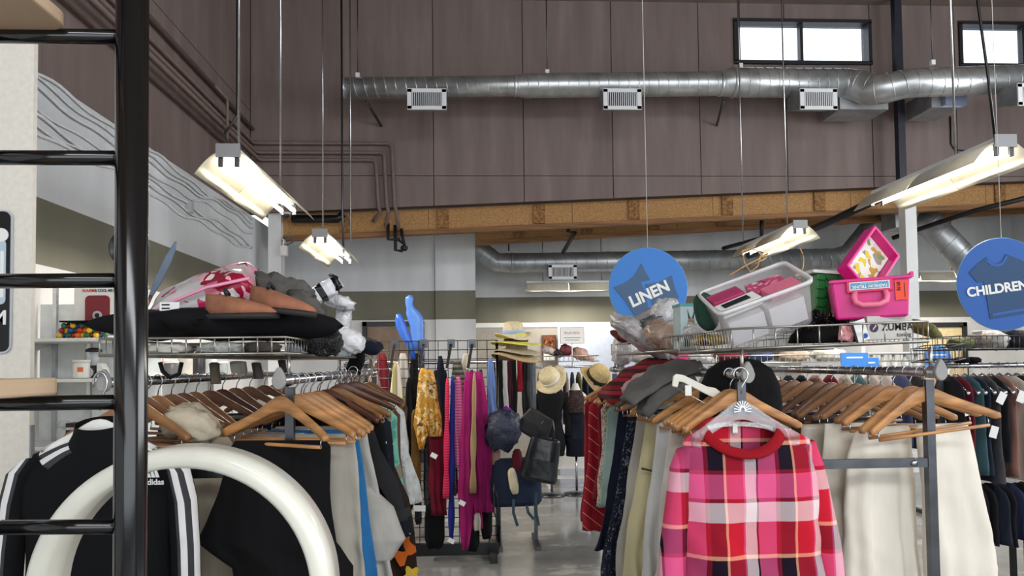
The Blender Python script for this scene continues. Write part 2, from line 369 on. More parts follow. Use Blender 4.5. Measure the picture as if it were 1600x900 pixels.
# white cables stapled along the left wall
CABLE = mat('white_cable', (222, 224, 226), .6, 0, .05)
rr = random.Random(5)
for k in range(7):
    z0 = 3.57-.05*k-(.05 if k > 2 else 0); pts = []
    ph = rr.uniform(0, 6)
    for j in range(60):
        y = 3.6+j*.112; sag = .022*math.sin(y*3.1+ph)+.018*math.sin(y*7+2*ph)+.02*math.sin(y*1.3+k)
        pts.append((XL+.014+.004*(k % 3), y, z0+sag-(y-3.6)*.012*(k > 3)))
    rod('wall_cable', '%s loose white cable from the top along the left wall' % ORD[k+1].capitalize().lower(), pts, .009 if k % 2 else .013, CABLE, 'cable', 'cables along the left wall', 6)
o = tag(boxes('junction_box', [((XL+.04, 4.98, 3.52), (.08, .09, .2))], mat('grey_box', (178, 182, 184), .6, 0, .03), bevel=.006), 'grey metal junction box at the near end of the wall cables', 'junction box')
p = at(297, 312, 7.9); tag(boxes('junction_box', [((XL+.03, 7.95, 3.25), (.06, .09, .12))], MATS['grey_box'], bevel=.005), 'small grey junction box midway along the wall cables', 'junction box')
# dome camera by the corner
p = at(446, 333, 10.28); o = thing('dome_camera', 'white dome security camera on the corner pillar', 'security camera', p)
bm = B(); lathe(bm, [(.07, .06), (.08, .05), (.08, -.01), (.06, -.02)], 18); obj('mount', bm, WHITEP, o, True)
bm = B(); lathe(bm, [(.05, -.02), (.048, -.045), (.03, -.065), (0, -.072)], 16); obj('dome', bm, mat('smoked_dome', (60, 60, 66), .1, 0, 0), o, True)
p = at(444, 392, 10.28); o = tag(boxes('wall_speaker', [(p, (.09, .1, .14)), (p+V((0, .0, .11)), (.02, .1, .1))], WHITEP, bevel=.008), 'small white box speaker below the dome camera', 'speaker')
# ducts
DUCT = mat('galvanised_spiral_duct', (196, 199, 200), .34, .82, .12, 5); DUCT2 = mat('galvanised_duct_dull', (168, 172, 174), .4, .75, .1, 5)
SHEET = mat('galvanised_sheet', (158, 160, 162), .45, .6, .1, 6); GRILLE = mat('white_grille', (226, 228, 230), .5, 0, 0); DKGAP = mat('grille_gap', (40, 44, 50), .8, 0, 0)
def duct_run(parent, pts, rads, m, pitch=.13, spiral=True):
    pts = [V(p) for p in pts]
    bm = B(); tube(bm, pts, rads, 28); obj('duct_body', bm, m, parent, True)
    if not spiral: return
    bm = B(); fr = frames(pts); ring = []
    for i in range(len(pts)-1):
        (p, t, n, b), (q, t2, n2, b2) = fr[i], fr[i+1]
        L = (q-p).length; turns = L/pitch; N = max(6, int(turns*14))
        axis = (q-p).normalized(); nn = (n-axis*n.dot(axis)).normalized(); bb = axis.cross(nn)
        ring = []
        for s in range(N+1):
            f = s/N; a = 2*PI*turns*f; r = rads[i]*(1-f)+rads[i+1]*f+.002
            ring.append(p.lerp(q, f)+(nn*math.cos(a)+bb*math.sin(a))*r)
        tube(bm, ring, .006, 4)
    obj('spiral_seam', bm, m, parent, True)
def joints(parent, lst, m):
    for p, ax, r in lst:
        bm = B(); ax = V(ax).normalized(); tube(bm, [V(p)-ax*.02, V(p)-ax*.012, V(p)+ax*.012, V(p)+ax*.02], [r, r+.012, r+.012, r], 28)
        obj('coupling', bm, m, parent, True)
def vent(parent, px, py0, py1, Y, w, label=None, tilt=.5):
    """plenum box with a slatted grille facing down and forward"""
    c = at(px, (py0+py1)/2, Y); h = abs(at(px, py0, Y).z-at(px, py1, Y).z)
    bm = B(); d = .36
    hexa(bm, [(c.x-w/2, Y, c.z-h/2), (c.x+w/2, Y, c.z-h/2), (c.x+w/2, Y+d, c.z-h/2+.1), (c.x-w/2, Y+d, c.z-h/2+.1), (c.x-w/2, Y, c.z+h*.10), (c.x+w/2, Y, c.z+h*.10), (c.x+w/2, Y+d, c.z+h/2), (c.x-w/2, Y+d, c.z+h/2)])
    v = obj('vent_box', bm, SHEET, parent)
    g0 = c.z-h/2; g1 = c.z+h*.16; gh = g1-g0; bm = B()
    for cc, s in (((c.x, Y-.012, g0+.016), (w+.02, .02, .045)), ((c.x, Y-.012, g1-.016), (w+.02, .02, .045)), ((c.x-w/2+.02, Y-.012, (g0+g1)/2), (.055, .02, gh)), ((c.x+w/2-.02, Y-.012, (g0+g1)/2), (.055, .02, gh))): box(bm, cc, s)
    obj('grille_frame', bm, GRILLE, v)
    boxes('grille_back', [((c.x, Y-.003, (g0+g1)/2), (w-.06, .004, gh-.06))], DKGAP, v)
    n = 15; bm = B()
    for k in range(n): box(bm, (c.x-w/2+.06+(w-.12)*k/(n-1), Y-.012, (g0+g1)/2), (.009, .014, gh-.05))
    obj('grille_fins', bm, GRILLE, v)
YD = 9.45
o = thing('spiral_duct', 'long galvanised spiral air duct high along the brown wall', 'duct')
A = at(535, 137, YD); Bq = at(805, 134, YD); Cq = at(820, 134, YD); D = at(1125, 131, YD); E_ = at(1145, 129, YD); Fq = at(1318, 130, YD)
duct_run(o, [A, Bq, Cq, D, E_, Fq], [.125, .13, .155, .155, .19, .19], DUCT)
joints(o, [(A+V((.02, 0, 0)), (1, 0, 0), .125), (Bq, (1, 0, 0), .13), (D, (1, 0, 0), .155), (E_, (1, 0, 0), .19)], DUCT)
for px in (667, 972, 1278): vent(o, px, 124, 171, YD-.32, .47)
H0 = at(1318, 130, YD)
duct_run(o, [H0, at(1340, 134, YD-.05), at(1362, 140, YD-.2), at(1385, 138, YD-.3), at(1420, 130, YD-.4), at(1640, 122, YD-.5)], [.19, .20, .20, .19, .18, .18], DUCT, .16)
vent(o, 1620, 115, 165, YD-.8, .5)
boxes('branch_box', [(at(1335, 168, 9.7), (.66, .5, .22))], SHEET, o); boxes('branch_box', [(at(1458, 164, 9.7), (.4, .55, .26))], SHEET, o)
boxes('branch_sleeve', [(at(1490, 158, 9.42), (.3, .12, .14))], mat('shiny_foil', (190, 205, 235), .3, .6, 0), o)
for px, py in ((559, 118), (855, 113), (1157, 103), (1457, 98)):
    p = at(px, py, YD if px < 1200 else YD-.45); tubes('hanger_rod', [[p, (p.x, p.y, 6.66)]], .007, STEEL, o, 5); boxes('hanger_clip', [(p, (.05, .05, .06))], GRILLE, o)
for px in (572, 1130):
    p = at(px, 158, YD+.1); tubes('brace', [[p, (p.x+.12, YB-.02, p.z-.12)]], .018, STEEL, o, 6)
o = thing('spiral_duct', 'dull galvanised air duct below the beams near the back wall', 'duct')
YL = 12.3; q = [at(725, 370, YL), at(752, 392, YL), at(775, 410, YL), at(800, 411, YL), at(1308, 404, YL-.2)]
duct_run(o, q, [.15, .16, .165, .165, .17], DUCT2, .17); joints(o, [(q[3], (1, 0, 0), .165), (at(950, 409, YL), (1, 0, 0), .168)], DUCT2)
vent(o, 879, 403, 436, YL-.35, .45)
q = [at(1308, 404, YL-.2), at(1330, 396, YL-.3), at(1382, 334, YL-.6), at(1402, 334, YL-.7)]
duct_run(o, q, [.18, .19, .2, .2], DUCT2, .2)
boxes('joint_box', [(at(1412, 338, YL-1.2), (.5, .4, .42))], SHEET, o)
duct_run(o, [at(1432, 345, YL-1.2), at(1452, 348, YL-1.4), at(1530, 430, YL-1.7)], [.2, .2, .2], DUCT2, .2)
for px in (705, 1140): tubes('hanger_rod', [[at(px+90, 392, YL), at(px+90, 360, YL)+V((0, 0, .6))]], .012, DARKPIPE, o, 5)
# sprinkler pipes
rod('sprinkler_pipe', 'black sprinkler pipe running up behind the bright lamp at right', [at(1170, 400, 11.0), at(1300, 345, 9.0), at(1395, 300, 7.6)], .05, DARKPIPE)
rod('sprinkler_pipe', 'thin black sprinkler pipe right of the white column', [at(1395, 372, 10.9), at(1520, 330, 10.0), at(1640, 300, 9.4)], .035, DARKPIPE)
rod('sprinkler_pipe', 'black sprinkler branch hanging over the far wall lamp', [at(888, 322, 10.9), at(888, 362, 10.9), at(898, 364, 10.9), at(880, 394, 11.9)], .032, DARKPIPE)
rod('sprinkler_pipe', 'black drop pipe beside the back duct', [at(1190, 330, 10.9), at(1190, 372, 10.9), at(1130, 388, 12.0)], .032, DARKPIPE)
# fluorescent lamps
TUBE = emit('lit_tube', (255, 246, 232), 9); REFL = mat('cream_reflector', (236, 228, 204), .35, 0, .03)
def lamp(label, x, y, z, L, rz=0, cords=((.12, 0), (.8, .0)), power=60, w=.42, top=6.66, group='strip lamps', chain=True, black=None):
    o = thing('strip_lamp', label, 'lamp', (x, y, z), rz, group)
    boxes('housing', [((0, L/2, .055), (.10, L, .05))], GRILLE, o)
    for s in (-1, 1):
        for k in range(2):
            y0, y1 = L*k/2+.004, L*(k+1)/2-.004; bm = B(); pr = []
            for j in range(7):
                a = j/6; pr.append((s*(.05+(w/2-.05)*a), .045-.14*a**1.6))
            q = [(px_, pz) for px_, pz in pr] + [(px_, pz+.004) for px_, pz in pr[::-1]]
            loft(bm, [[V((a, y0, b)) for a, b in q], [V((a, y1, b)) for a, b in q]]); obj('reflector', bm, REFL, o, True)
    for s in (-1, 1):
        bm = B(); tube(bm, [(s*.05, .03, -.02), (s*.05, L-.03, -.02)], .0165, 10); obj('tube', bm, TUBE, o, True)
        [boxes('tube_holder', [((s*.05, yy, -.008), (.028, .02, .08))], STEEL, o) for yy in (.012, L-.012)]
    boxes('end_plate', [((0, -.008, .05), (.15, .012, .085))], mat('lamp_bracket', (150, 150, 152), .5, .5, 0), o)
    for f, dx in cords:
        h = (top-z)
        tubes('hanger_chain', [[(dx, L*f, .08), (dx, L*f, h)]], .008, CHROME, o, 5)
    if black: tubes('power_cord', [[V(black[0]), V(black[1]), V(black[2]), V((black[2][0], black[2][1], top-z))]], .009, BLACKM, o, 6)
    l = bpy.data.lights.new('strip_light', 'AREA'); l.shape = 'RECTANGLE'; l.size = .11; l.size_y = L-.08; l.energy = power; l.color = (1, .93, .82)
    lo = bpy.data.objects.new('strip_light', l); COL.objects.link(lo); lo.parent = o; lo.location = (0, L/2, -.04)
    return o
p = at(357, 248, 4.65); lamp('bright strip lamp hanging nearest on the left, cream reflector seen from below', p.x, p.y, p.z, 1.5, cords=((.07, .03), (.78, .02)), black=((-.02, .1, .08), (-.06, .12, .2), (.01, .14, .32)))
p = at(500, 372, 7.4); lamp('smaller strip lamp farther back on the left', p.x, p.y, p.z, 1.5, cords=((.1, 0), (.75, .12)))
p = at(1570, 232, 4.65); lamp('large strip lamp at the right over the children sign', p.x, p.y, p.z, 1.55, cords=((.3, -.02),), black=((-.02, .06, .08), (-.06, .05, .5), (-.12, .04, 1.0)))
p = at(1250, 358, 7.4); lamp('smaller strip lamp above the clear storage tub', p.x, p.y, p.z, 1.5, cords=((.2, .0), (.85, -.12)))
p = at(822, 447, 12.6); lamp('strip lamp mounted across the back wall left of the linen sign', p.x, p.y, p.z, 1.45, -PI/2, cords=((.2, 0), (.9, 0)), top=4.0, power=40, w=.25)
p = at(1432, 431, 11.6); lamp('strip lamp crossing behind the white column', p.x, p.y, p.z, 1.2, -PI/2, cords=((.5, 0),), top=4.1, power=40, w=.25)
rod('ceiling_cord', 'thin grey cord hanging left of the spiral duct end', [at(537, 402, 8.4), at(535, 330, 8.4), (at(534, 200, 8.4).x, 8.4, 6.66)], .012, STEEL, 'cord')
# ================================================================ clothes racks, hangers and garments
def fold_rings(rows, N=60, K=30, amp=.012, seed=0, pw=.75, nr=36, start=.1):
    """rows: (z, half width, half thickness, centre x, centre y) from the top down, resampled; folds grow downwards"""
    rnd = random.Random(seed); ph = rnd.uniform(0, 6); k2 = K*rnd.uniform(.42, .6); ph2 = rnd.uniform(0, 6)
    rows = [tuple(r)+(0,)*(5-len(r)) for r in rows]; z0, z1 = rows[0][0], rows[-1][0]; rings = []
    zs_ = sorted(set([r[0] for r in rows]+[z0+(z1-z0)*i/(nr-1) for i in range(nr)]), reverse=True)
    for z in zs_:
        i = 0
        while i < len(rows)-2 and z < rows[i+1][0]: i += 1
        f = (rows[i][0]-z)/(rows[i][0]-rows[i+1][0]+1e-9)
        _, a, b, cx, cy = [u*(1-f)+w*f for u, w in zip(rows[i], rows[i+1])]
        t = min(1, max(0, (z0-z)/(z0-z1+1e-9)+start)); ring = []
        for k in range(N):
            th = 2*PI*k/N; c, s = math.cos(th), math.sin(th)
            x = a*math.copysign(abs(c)**pw, c); e = amp*t*(math.sin(K*x+ph+z*1.5)+.6*math.sin(k2*x+ph2-z*2))
            e += amp*1.1*t*noise.noise(V((x*9+seed*3.1, z*5, seed)))+.65*amp*t**.5*noise.noise(V((x*17, z*8, seed+s)))+.75*amp*t*(.5-abs(noise.noise(V((x*13+z*7, z*9, seed+.7*s))))*2)
            x2 = cx+x*(1+.02*math.sin(z*9+ph)*t)+.006*t*math.sin(z*17+ph2+th)
            ring.append(V((x2, cy+b*s+e, z)))
        rings.append(ring)
    return rings
def drape(name, label, cat, m, loc, rows, rz=0, group=None, parent=None, cap=(True, True), mats=None, **k):
    bm = B(); loft(bm, fold_rings(rows, **k), cap, mats)
    o = obj(name, bm, m, parent, True, loc=loc, rot=(0, 0, rz))
    if label: tag(o, label, cat, group)
    return o
def sleeve(bm, p0, path, r0, r1, N=14, mats=None, flat=.7):
    pts = [V(p) for p in path]; n = len(pts)
    rings = []
    for i, p in enumerate(pts):
        f = i/(n-1); a = r0*(1-f)+r1*f; ring = []
        for k in range(N):
            th = 2*PI*k/N; ring.append(p+V((a*math.cos(th), a*flat*math.sin(th), .012*math.cos(th)*(1 if i == 0 else 0)+.006*math.sin(3*th+i))))
        rings.append(ring)
    loft(bm, rings, (True, True), mats)
# ---- hangers: one of each kind, then copies
def hanger_body(th0=.012, th1=.026, wide=.222, drop=1.0, bow=.03):
    bm = B(); top = [(0, -.050), (.02, -.053), (.045, -.066), (.08, -.088), (.12, -.110), (.17, -.136), (wide-.012, -.158), (wide, -.166)]
    bot = [(0, -.100), (.02, -.102), (.045, -.110), (.08, -.125), (.12, -.143), (.17, -.166), (wide-.012, -.186), (wide, -.184)]
    rings = []
    for s in (-1, 1):
        for (x, zt), (_, zb) in (list(zip(top, bot))[::-1] if s < 0 else list(zip(top, bot))[1:]):
            t = (th0+(th1-th0)*(x/wide)**2)/2; y = -bow*(x/wide)**2; zt *= drop; zb *= drop; e = min(t, (zt-zb)/2)*.5
            rings.append([V((s*x, y-t, zb+e)), V((s*x, y-t, zt-e)), V((s*x, y-t+e, zt)), V((s*x, y+t-e, zt)), V((s*x, y+t, zt-e)), V((s*x, y+t, zb+e)), V((s*x, y+t-e, zb)), V((s*x, y-t+e, zb))])
    loft(bm, rings); return bm
def hook(r=.0022):
    bm = B(); R = .021
    pts = [(-.004-R*math.cos(a)*1.0-.0, 0, R*math.sin(a)) for a in [PI*1.15-PI*1.15*i/9 for i in range(10)]]
    pts = [V((R*math.cos(a), 0, .0+R*math.sin(a))) for a in [PI*1.1-(PI*1.1+.9)*i/12 for i in range(13)]] + [V((.004, 0, -.03)), V((0, 0, -.052))]
    tube(bm, pts, r, 6); return bm
def make_hanger(m, bar=True, hookm=None):
    o = bpy.data.objects.new('wooden_hanger', None); COL.objects.link(o); o.empty_display_size = .05
    obj('hanger_arms', hanger_body(), m, o, True); obj('hook', hook(), hookm or CHROME, o, True)
    if bar:
        tubes('trouser_bar', [[(-.19, -.022, -.205), (.19, -.022, -.205)]], .006, m, o); 
        for s in (-1, 1): tubes('bar_wire', [[(s*.19, -.02, -.178), (s*.19, -.022, -.207)]], .002, CHROME, o, 5)
    return o
PROTO = {'wood': make_hanger(WOOD), 'dark': make_hanger(WOODD), 'brown': make_hanger(mat('walnut_wood', (122, 82, 54), .4, 0, .15, 7)), 'tan': make_hanger(mat('tan_wood', (150, 104, 64), .42, 0, .15, 7))}
used = {}
def hanger(kind, loc, rz, label, group, tilt=0):
    p = PROTO[kind]
    o = dup(p) if kind in used else p
    used[kind] = 1
    o.location = loc; o.rotation_euler = (0, tilt, rz); return tag(o, label, 'hanger', group)
# ---- rack frames
RZ = 1.505; RA, RB, RC, RD = .892, 1.54, -.613, -1.15
END = mat('grey_rubber_cap', (150, 148, 144), .6, 0, .05)
def rack(name, label, xa, xb, y0, y1, po=.06):
    o = thing(name, label, 'clothes rack', ((xa+xb)/2, 0, 0)); xm = (xa+xb)/2
    for x in (xa, xb):
        r = tubes('rail', [[(x-xm, y0, RZ), (x-xm, y1, RZ)]], .016, CHROME, o, 12)
        bm = B(); plate(bm, [(.022*math.sin(a)*(1 if math.cos(a) < 0 else 1-.45*math.cos(a)), .03*math.cos(a)+(.012*math.cos(a) if math.cos(a) > 0 else .0)) for a in [2*PI*k/20 for k in range(20)]], .02, None, (x-xm, y0-.01, RZ+.002)); obj('end_cap', bm, END, r, bevel=.004)
        for y in (y0+po, y1-.1):
            boxes('post', [((x-xm, y, RZ/2-.01), (.028, .028, RZ-.03))], STEEL, o)
            boxes('foot', [((x-xm, y, .02), (.06, .3, .04))], STEEL, o)
            tubes('basket_strut', [[(x-xm, y-.02, RZ), (x-xm, y-.02, RZ+.085)]], .006, WIRE, o, 6)
            bm = B(); tube(bm, [(x-xm, y-.02-.012, RZ), (x-xm, y-.02+.012, RZ)], .021, 12); obj('strut_ring', bm, CHROME, o, True)
    for y in (y0+po, y1-.1):
        for z in (1.2, .12): boxes('cross_bar', [((0, y, z), (xb-xa, .022, .03))], STEEL, o)
    for x in (xa, xb): boxes('base_beam', [((x-xm, (y0+y1)/2, .07), (.03, y1-y0-.3, .03))], STEEL, o)
    for s in (-1, 1):
        bm = B(); lathe(bm, [(0, -.012), (.011, -.01), (.011, .002), (0, .004)], 10, (s*.26, y0+po-.015, 1.2), Matrix.Rotation(PI/2, 3, 'X')); obj('bolt', bm, CHROME, o, True)
    return o
rack('clothes_rack', 'double rail chrome clothes rack on the right, plaid sweatshirt at its end', RA, RB, 2.38, 4.75)
rack('clothes_rack', 'double rail chrome clothes rack on the left behind the white hoop', RC, RD, 2.38, 4.7, .13)
def basket(label, x0, x1, y0, y1, z0, z1, nx, ny, tilt=0, m=WIRE, name='wire_basket'):
    o = thing(name, label, 'basket', ((x0+x1)/2, (y0+y1)/2, z0), 0, 'wire baskets on the racks'); w, d, h = x1-x0, y1-y0, z1-z0
    zt = lambda x: tilt*x/w
    def loop(z, r, nm): tubes(nm, [[(-w/2, -d/2, z+zt(-w/2)), (w/2, -d/2, z+zt(w/2)), (w/2, d/2, z+zt(w/2)), (-w/2, d/2, z+zt(-w/2)), (-w/2, -d/2, z+zt(-w/2))]], r, m, o, 6)
    loop(h, .0038, 'top_rim'); loop(.008, .0045, 'bottom_rim'); bm = B()
    for k in range(nx+1):
        x = -w/2+w*k/nx
        tube(bm, [(x, -d/2, h+zt(x)), (x, -d/2, .004+zt(x)), (x, d/2, .004+zt(x)), (x, d/2, h+zt(x))], .0026, 5)
    for k in range(1, ny):
        y = -d/2+d*k/ny
        tube(bm, [(-w/2, y, h+zt(-w/2)), (-w/2, y, .004+zt(-w/2)), (w/2, y, .004+zt(w/2)), (w/2, y, h+zt(w/2))], .0022, 5)
    g = obj('wire_mesh', bm, m, o, True); g['kind'] = 'stuff'; return o
basket('chrome wire basket holding the clear tub and pink trunk', .865, 1.548, 2.44, 3.08, 1.592, 1.668, 9, 22, .02)
basket('wire basket of bagged linen behind the clear tub', .868, 1.545, 3.10, 4.62, 1.592, 1.66, 8, 16)
basket('near wire basket on the left rack under the black cushion', -1.19, -.605, 2.42, 3.02, 1.585, 1.645, 13, 14)
basket('far wire basket on the left rack filled with wrapped goods', -1.17, -.607, 3.05, 4.6, 1.585, 1.645, 9, 44)
# ---- right rack, aisle rail, front: plaid sweatshirt on a clear hanger
t = NT('pink_red_black_plaid'); sp = t.n('ShaderNodeSeparateXYZ'); t.l(t.coord(), sp.inputs[0])
WHI, BLK, PNK, CRI, RED, SAL = (234, 212, 214), (24, 10, 28), (226, 88, 138), (150, 18, 48), (196, 26, 46), (246, 178, 142)
wx = t.math('FRACT', t.math('DIVIDE', t.math('ADD', sp.outputs[0], 49.985), .222)); wz = t.math('FRACT', t.math('DIVIDE', t.math('SUBTRACT', 49.817, sp.outputs[2]), .345))
cx_ = t.ramp(wx, [(0, WHI), (.16, BLK), (.185, PNK), (.44, CRI), (.5, BLK), (.70, SAL), (.735, RED), (.97, PNK)], True)
cz_ = t.ramp(wz, [(0, SAL), (.035, BLK), (.25, CRI), (.285, PNK), (.50, CRI), (.535, WHI), (.71, RED)], True)
wv = t.n('ShaderNodeTexWave'); wv.inputs['Scale'].default_value = 260; wv.bands_direction = 'DIAGONAL'; t.l(t.coord(), wv.inputs[0])
tw = t.math('ADD', t.math('MULTIPLY', wv.outputs[1], .35), .33)
t.base(t.mix(tw, cx_, cz_)); t.bump(t.noise(16, 3), .15, .01); PLAID = t.done(.9, 0, .2)
REDRIB = fabric('red_rib_knit', (150, 12, 26), .06)
sw = thing('plaid_sweatshirt', 'pink, red and black plaid sweatshirt with red neckband on a clear hanger', 'sweatshirt', (RA-.022, 2.325, RZ))
NECK = []
def neckring(a, b, zc, tilt, N=40): return [V((a*math.cos(2*PI*k/N), b*math.sin(2*PI*k/N), zc+tilt*math.sin(2*PI*k/N))) for k in range(N)]
def yoke(na, nb, side, front, back, wa, wb, sh, chest, N=60, steps=6):
    out = []
    for j in range(steps):
        f = j/steps; ring = []
        for k in range(N):
            th = 2*PI*k/N; c, q = math.cos(th), math.sin(th)
            n = V((na*c+(NX if na > .1 else 0), nb*q, side+(front if q < 0 else back)*abs(q)**1.3)); w = V((wa*math.copysign(abs(c)**.8, c), wb*q, sh+chest*abs(q)))
            ring.append(V((n.x+(w.x-n.x)*f, n.y+(w.y-n.y)*f**.7, n.z+(w.z-n.z)*f**(1.2 if abs(c) > .5 else 1))))
        out.append(ring)
    return out
NX = -.022
rings = yoke(.128, .062, -.166, -.078, .018, .220, .064, -.214, -.10)
rings += fold_rings([(-.325, .222, .066), (-.45, .220, .068), (-.70, .226, .075), (-.86, .224, .072)], K=17, amp=.017, seed=4, pw=.8, start=.3)
bm = B(); loft(bm, rings, (False, False)); obj('body', bm, PLAID, sw, True)
for s in (-1, 1):
    bm = B(); sleeve(bm, None, [(s*.178, 0, -.228), (s*.2, 0, -.29), (s*.218, -.005, -.40), (s*.24, -.012, -.54), (s*.252, -.02, -.70), (s*.25, -.02, -.82)], .04, .046, flat=.95); bmesh.ops.translate(bm, verts=bm.verts, vec=(-s*.06, 0, -.09)); obj('sleeve', bm, PLAID, sw, True, loc=(s*.068, .012, .09))
bm = B(); rr_ = []
for k in range(40):
    a = 2*PI*k/40; q_ = math.sin(a); c = V((.120*math.cos(a)+NX, .060*q_, -.164+(-.078 if q_ < 0 else .018)*abs(q_)**1.3)); e = V((math.cos(a), .55*math.sin(a), 0)).normalized()
    rr_.append([c+e*x+V((0, 0, z)) for x, z in ((-.006, .012), (.002, .014), (.016, .0), (.022, -.012), (.018, -.016), (.004, -.006), (-.008, .002))])
R_ = [[bm.verts.new(p) for p in r] for r in rr_]
for i in range(40):
    for j in range(7): bm.faces.new((R_[i][j], R_[(i+1) % 40][j], R_[(i+1) % 40][(j+1) % 7], R_[i][(j+1) % 7]))
obj('neckband', bm, REDRIB, sw, True)
bm = B(); band(bm, [(.110*math.cos(a)+NX, .052*math.sin(a)+.0, -.164+.018*math.sin(a)-.014) for a in [PI*.06+PI*.88*k/14 for k in range(15)]], .014, .002, (0, 0, 1)); obj('neck_tape', bm, mat('white_tape', (235, 225, 222), .8, 0, .2, 90), sw)
boxes('size_tag', [((-.024, .045, -.175), (.016, .002, .026)), ], PAPER, sw)
# clear plastic hanger
CLEAR = film('clear_acrylic', (235, 238, 240), .28, .08)
o = thing('clear_plastic_hanger', 'clear moulded plastic hanger inside the plaid sweatshirt', 'hanger', (RA-.04, 2.325, RZ))
bm = hanger_body(.010, .014, .098, 1.2, .01); bmesh.ops.translate(bm, verts=bm.verts, vec=(0, 0, -.022)); obj('hanger_arms', bm, CLEAR, o, True)
bm = B()
for k in range(11):
    a = PI*(-.05+1.1*k/10); box(bm, (.017*math.cos(a), -.008, -.112+.02*math.sin(a)), (.003, .008, .022), Matrix.Rotation(PI/2-a, 3, 'Y'))
obj('fan_rib', bm, CHROME, o)['kind'] = 'stuff'
bm = hook(.003); bmesh.ops.scale(bm, verts=bm.verts, vec=(1.1, 1, 1.15)); obj('hook', bm, CHROME, o, True)
# ---- right rack, aisle rail, the rest from the front backwards
GRP = 'garments on the aisle rail of the right rack'
hanger('wood', (RA-.01, 2.44, RZ), .25, 'pale wooden hanger directly behind the plaid sweatshirt', 'wooden hangers, right rack aisle rail')
KHAKI = fabric('khaki_twill', (204, 194, 154), .07); WQ = mat('white_quilting', (216, 210, 198), .85, 0, .05, 10, .9, 13); STITCH = mat('dark_topstitch', (60, 56, 44), .8, 0, 0)
g = drape('black_velvet_shawl', 'black rounded garment draped over the rail behind the sweatshirt', 'garment', fabric('black_velvet', (8, 8, 10)), (RA+.05, 2.58, RZ), [(.055, .02, .02), (.045, .07, .04), (.015, .115, .05), (-.04, .142, .055), (-.10, .152, .05), (-.30, .15, .05), (-.5, .14, .05)], K=18, amp=.008, seed=8)
o = thing('white_plastic_hanger', 'off white plastic clip hanger tilted against the wooden hangers', 'hanger', at(1095, 612, 2.5), 0)
bm = B(); plate(bm, [(-.095, .055), (-.085, .062), (-.06, .058), (.02, .018), (.05, .012), (.085, -.015), (.075, -.035), (.06, -.03), (.045, -.022), (.015, -.008), (-.06, .032), (-.075, .036), (-.082, .015), (-.1, .02)], .012); obj('arm', bm, mat('ivory_plastic', (224, 220, 204), .4, 0, .02), o, bevel=.003)
tubes('wire_bar', [[(-.09, 0, .018), (.04, 0, -.055), (.10, 0, -.085)]], .0018, CHROME, o, 5)
boxes('price_tag', [((-.045, -.006, .005), (.022, .002, .035))], PAPER, o)
items = [  # y, kind, material, rows extra: (flare left at the bottom, length, half width), name, label
 (2.66, 'wood', WQ, .075, .95, .2, 'quilted_trousers', 'white quilted trousers hanging next to the plaid sweatshirt', 'trousers'),
 (2.84, 'wood', fabric('grey_white_cloth', (206, 206, 204), .05), .09, .95, .2, 'white_trousers', 'plain pale grey white trousers between quilted and khaki pairs', 'trousers'),  # plain grey white cloth colour
 (3.02, 'wood', KHAKI, .13, 1.0, .205, 'khaki_trousers', 'khaki trousers with dark topstitched patch pocket', 'trousers'),
 (3.2, 'wood', LGREYF, .11, .95, .2, 'grey_trousers', 'light grey trousers behind the khaki pair', 'trousers'),
 (3.38, 'tan', spots('navy_lace', (20, 24, 40), [(60, 64, 80), (28, 30, 44), (110, 114, 126)], 55), .12, .74, .2, 'lace_skirt', 'navy skirt with pale lace pattern', 'skirt'),
 (3.56, 'brown', fabric('ink_blue', (22, 27, 46)), .10, .66, .21, 'navy_trousers', 'plain dark navy trousers behind the lace skirt', 'trousers'),
 (3.72, 'wood', fabric('mint_grey', (150, 172, 166), .12), .05, .6, .2, 'mint_blouse', 'pale mint fringed blouse on the right rack', 'blouse'),
 (3.86, 'tan', spots('leopard', (190, 182, 166), [(60, 56, 50), (120, 112, 100), (90, 86, 78)], 60), .04, .62, .21, 'spotted_blouse', 'beige and black spotted blouse beside the mint one', 'blouse'),
 (4.02, 'wood', fabric('wine', (112, 20, 32)), .03, .62, .2, 'wine_shirt', 'plain dark wine red shirt before the striped one', 'shirt'),
 (4.2, 'wood', stripes('red_pinstripe', 2, .075, [(0, (150, 26, 40)), (.93, (214, 150, 140))], skew=.8), .05, .82, .22, 'striped_dress', 'dark red dress with thin diagonal white stripes', 'dress'),
 (4.38, 'tan', fabric('brick', (134, 30, 40)), .03, .8, .22, 'red_dress', 'plain brick red dress behind the striped one', 'dress'),
 (4.52, 'wood', CREAMF, .01, .6, .2, 'cream_blouse', 'cream blouse at the far end of the aisle rail', 'blouse')]
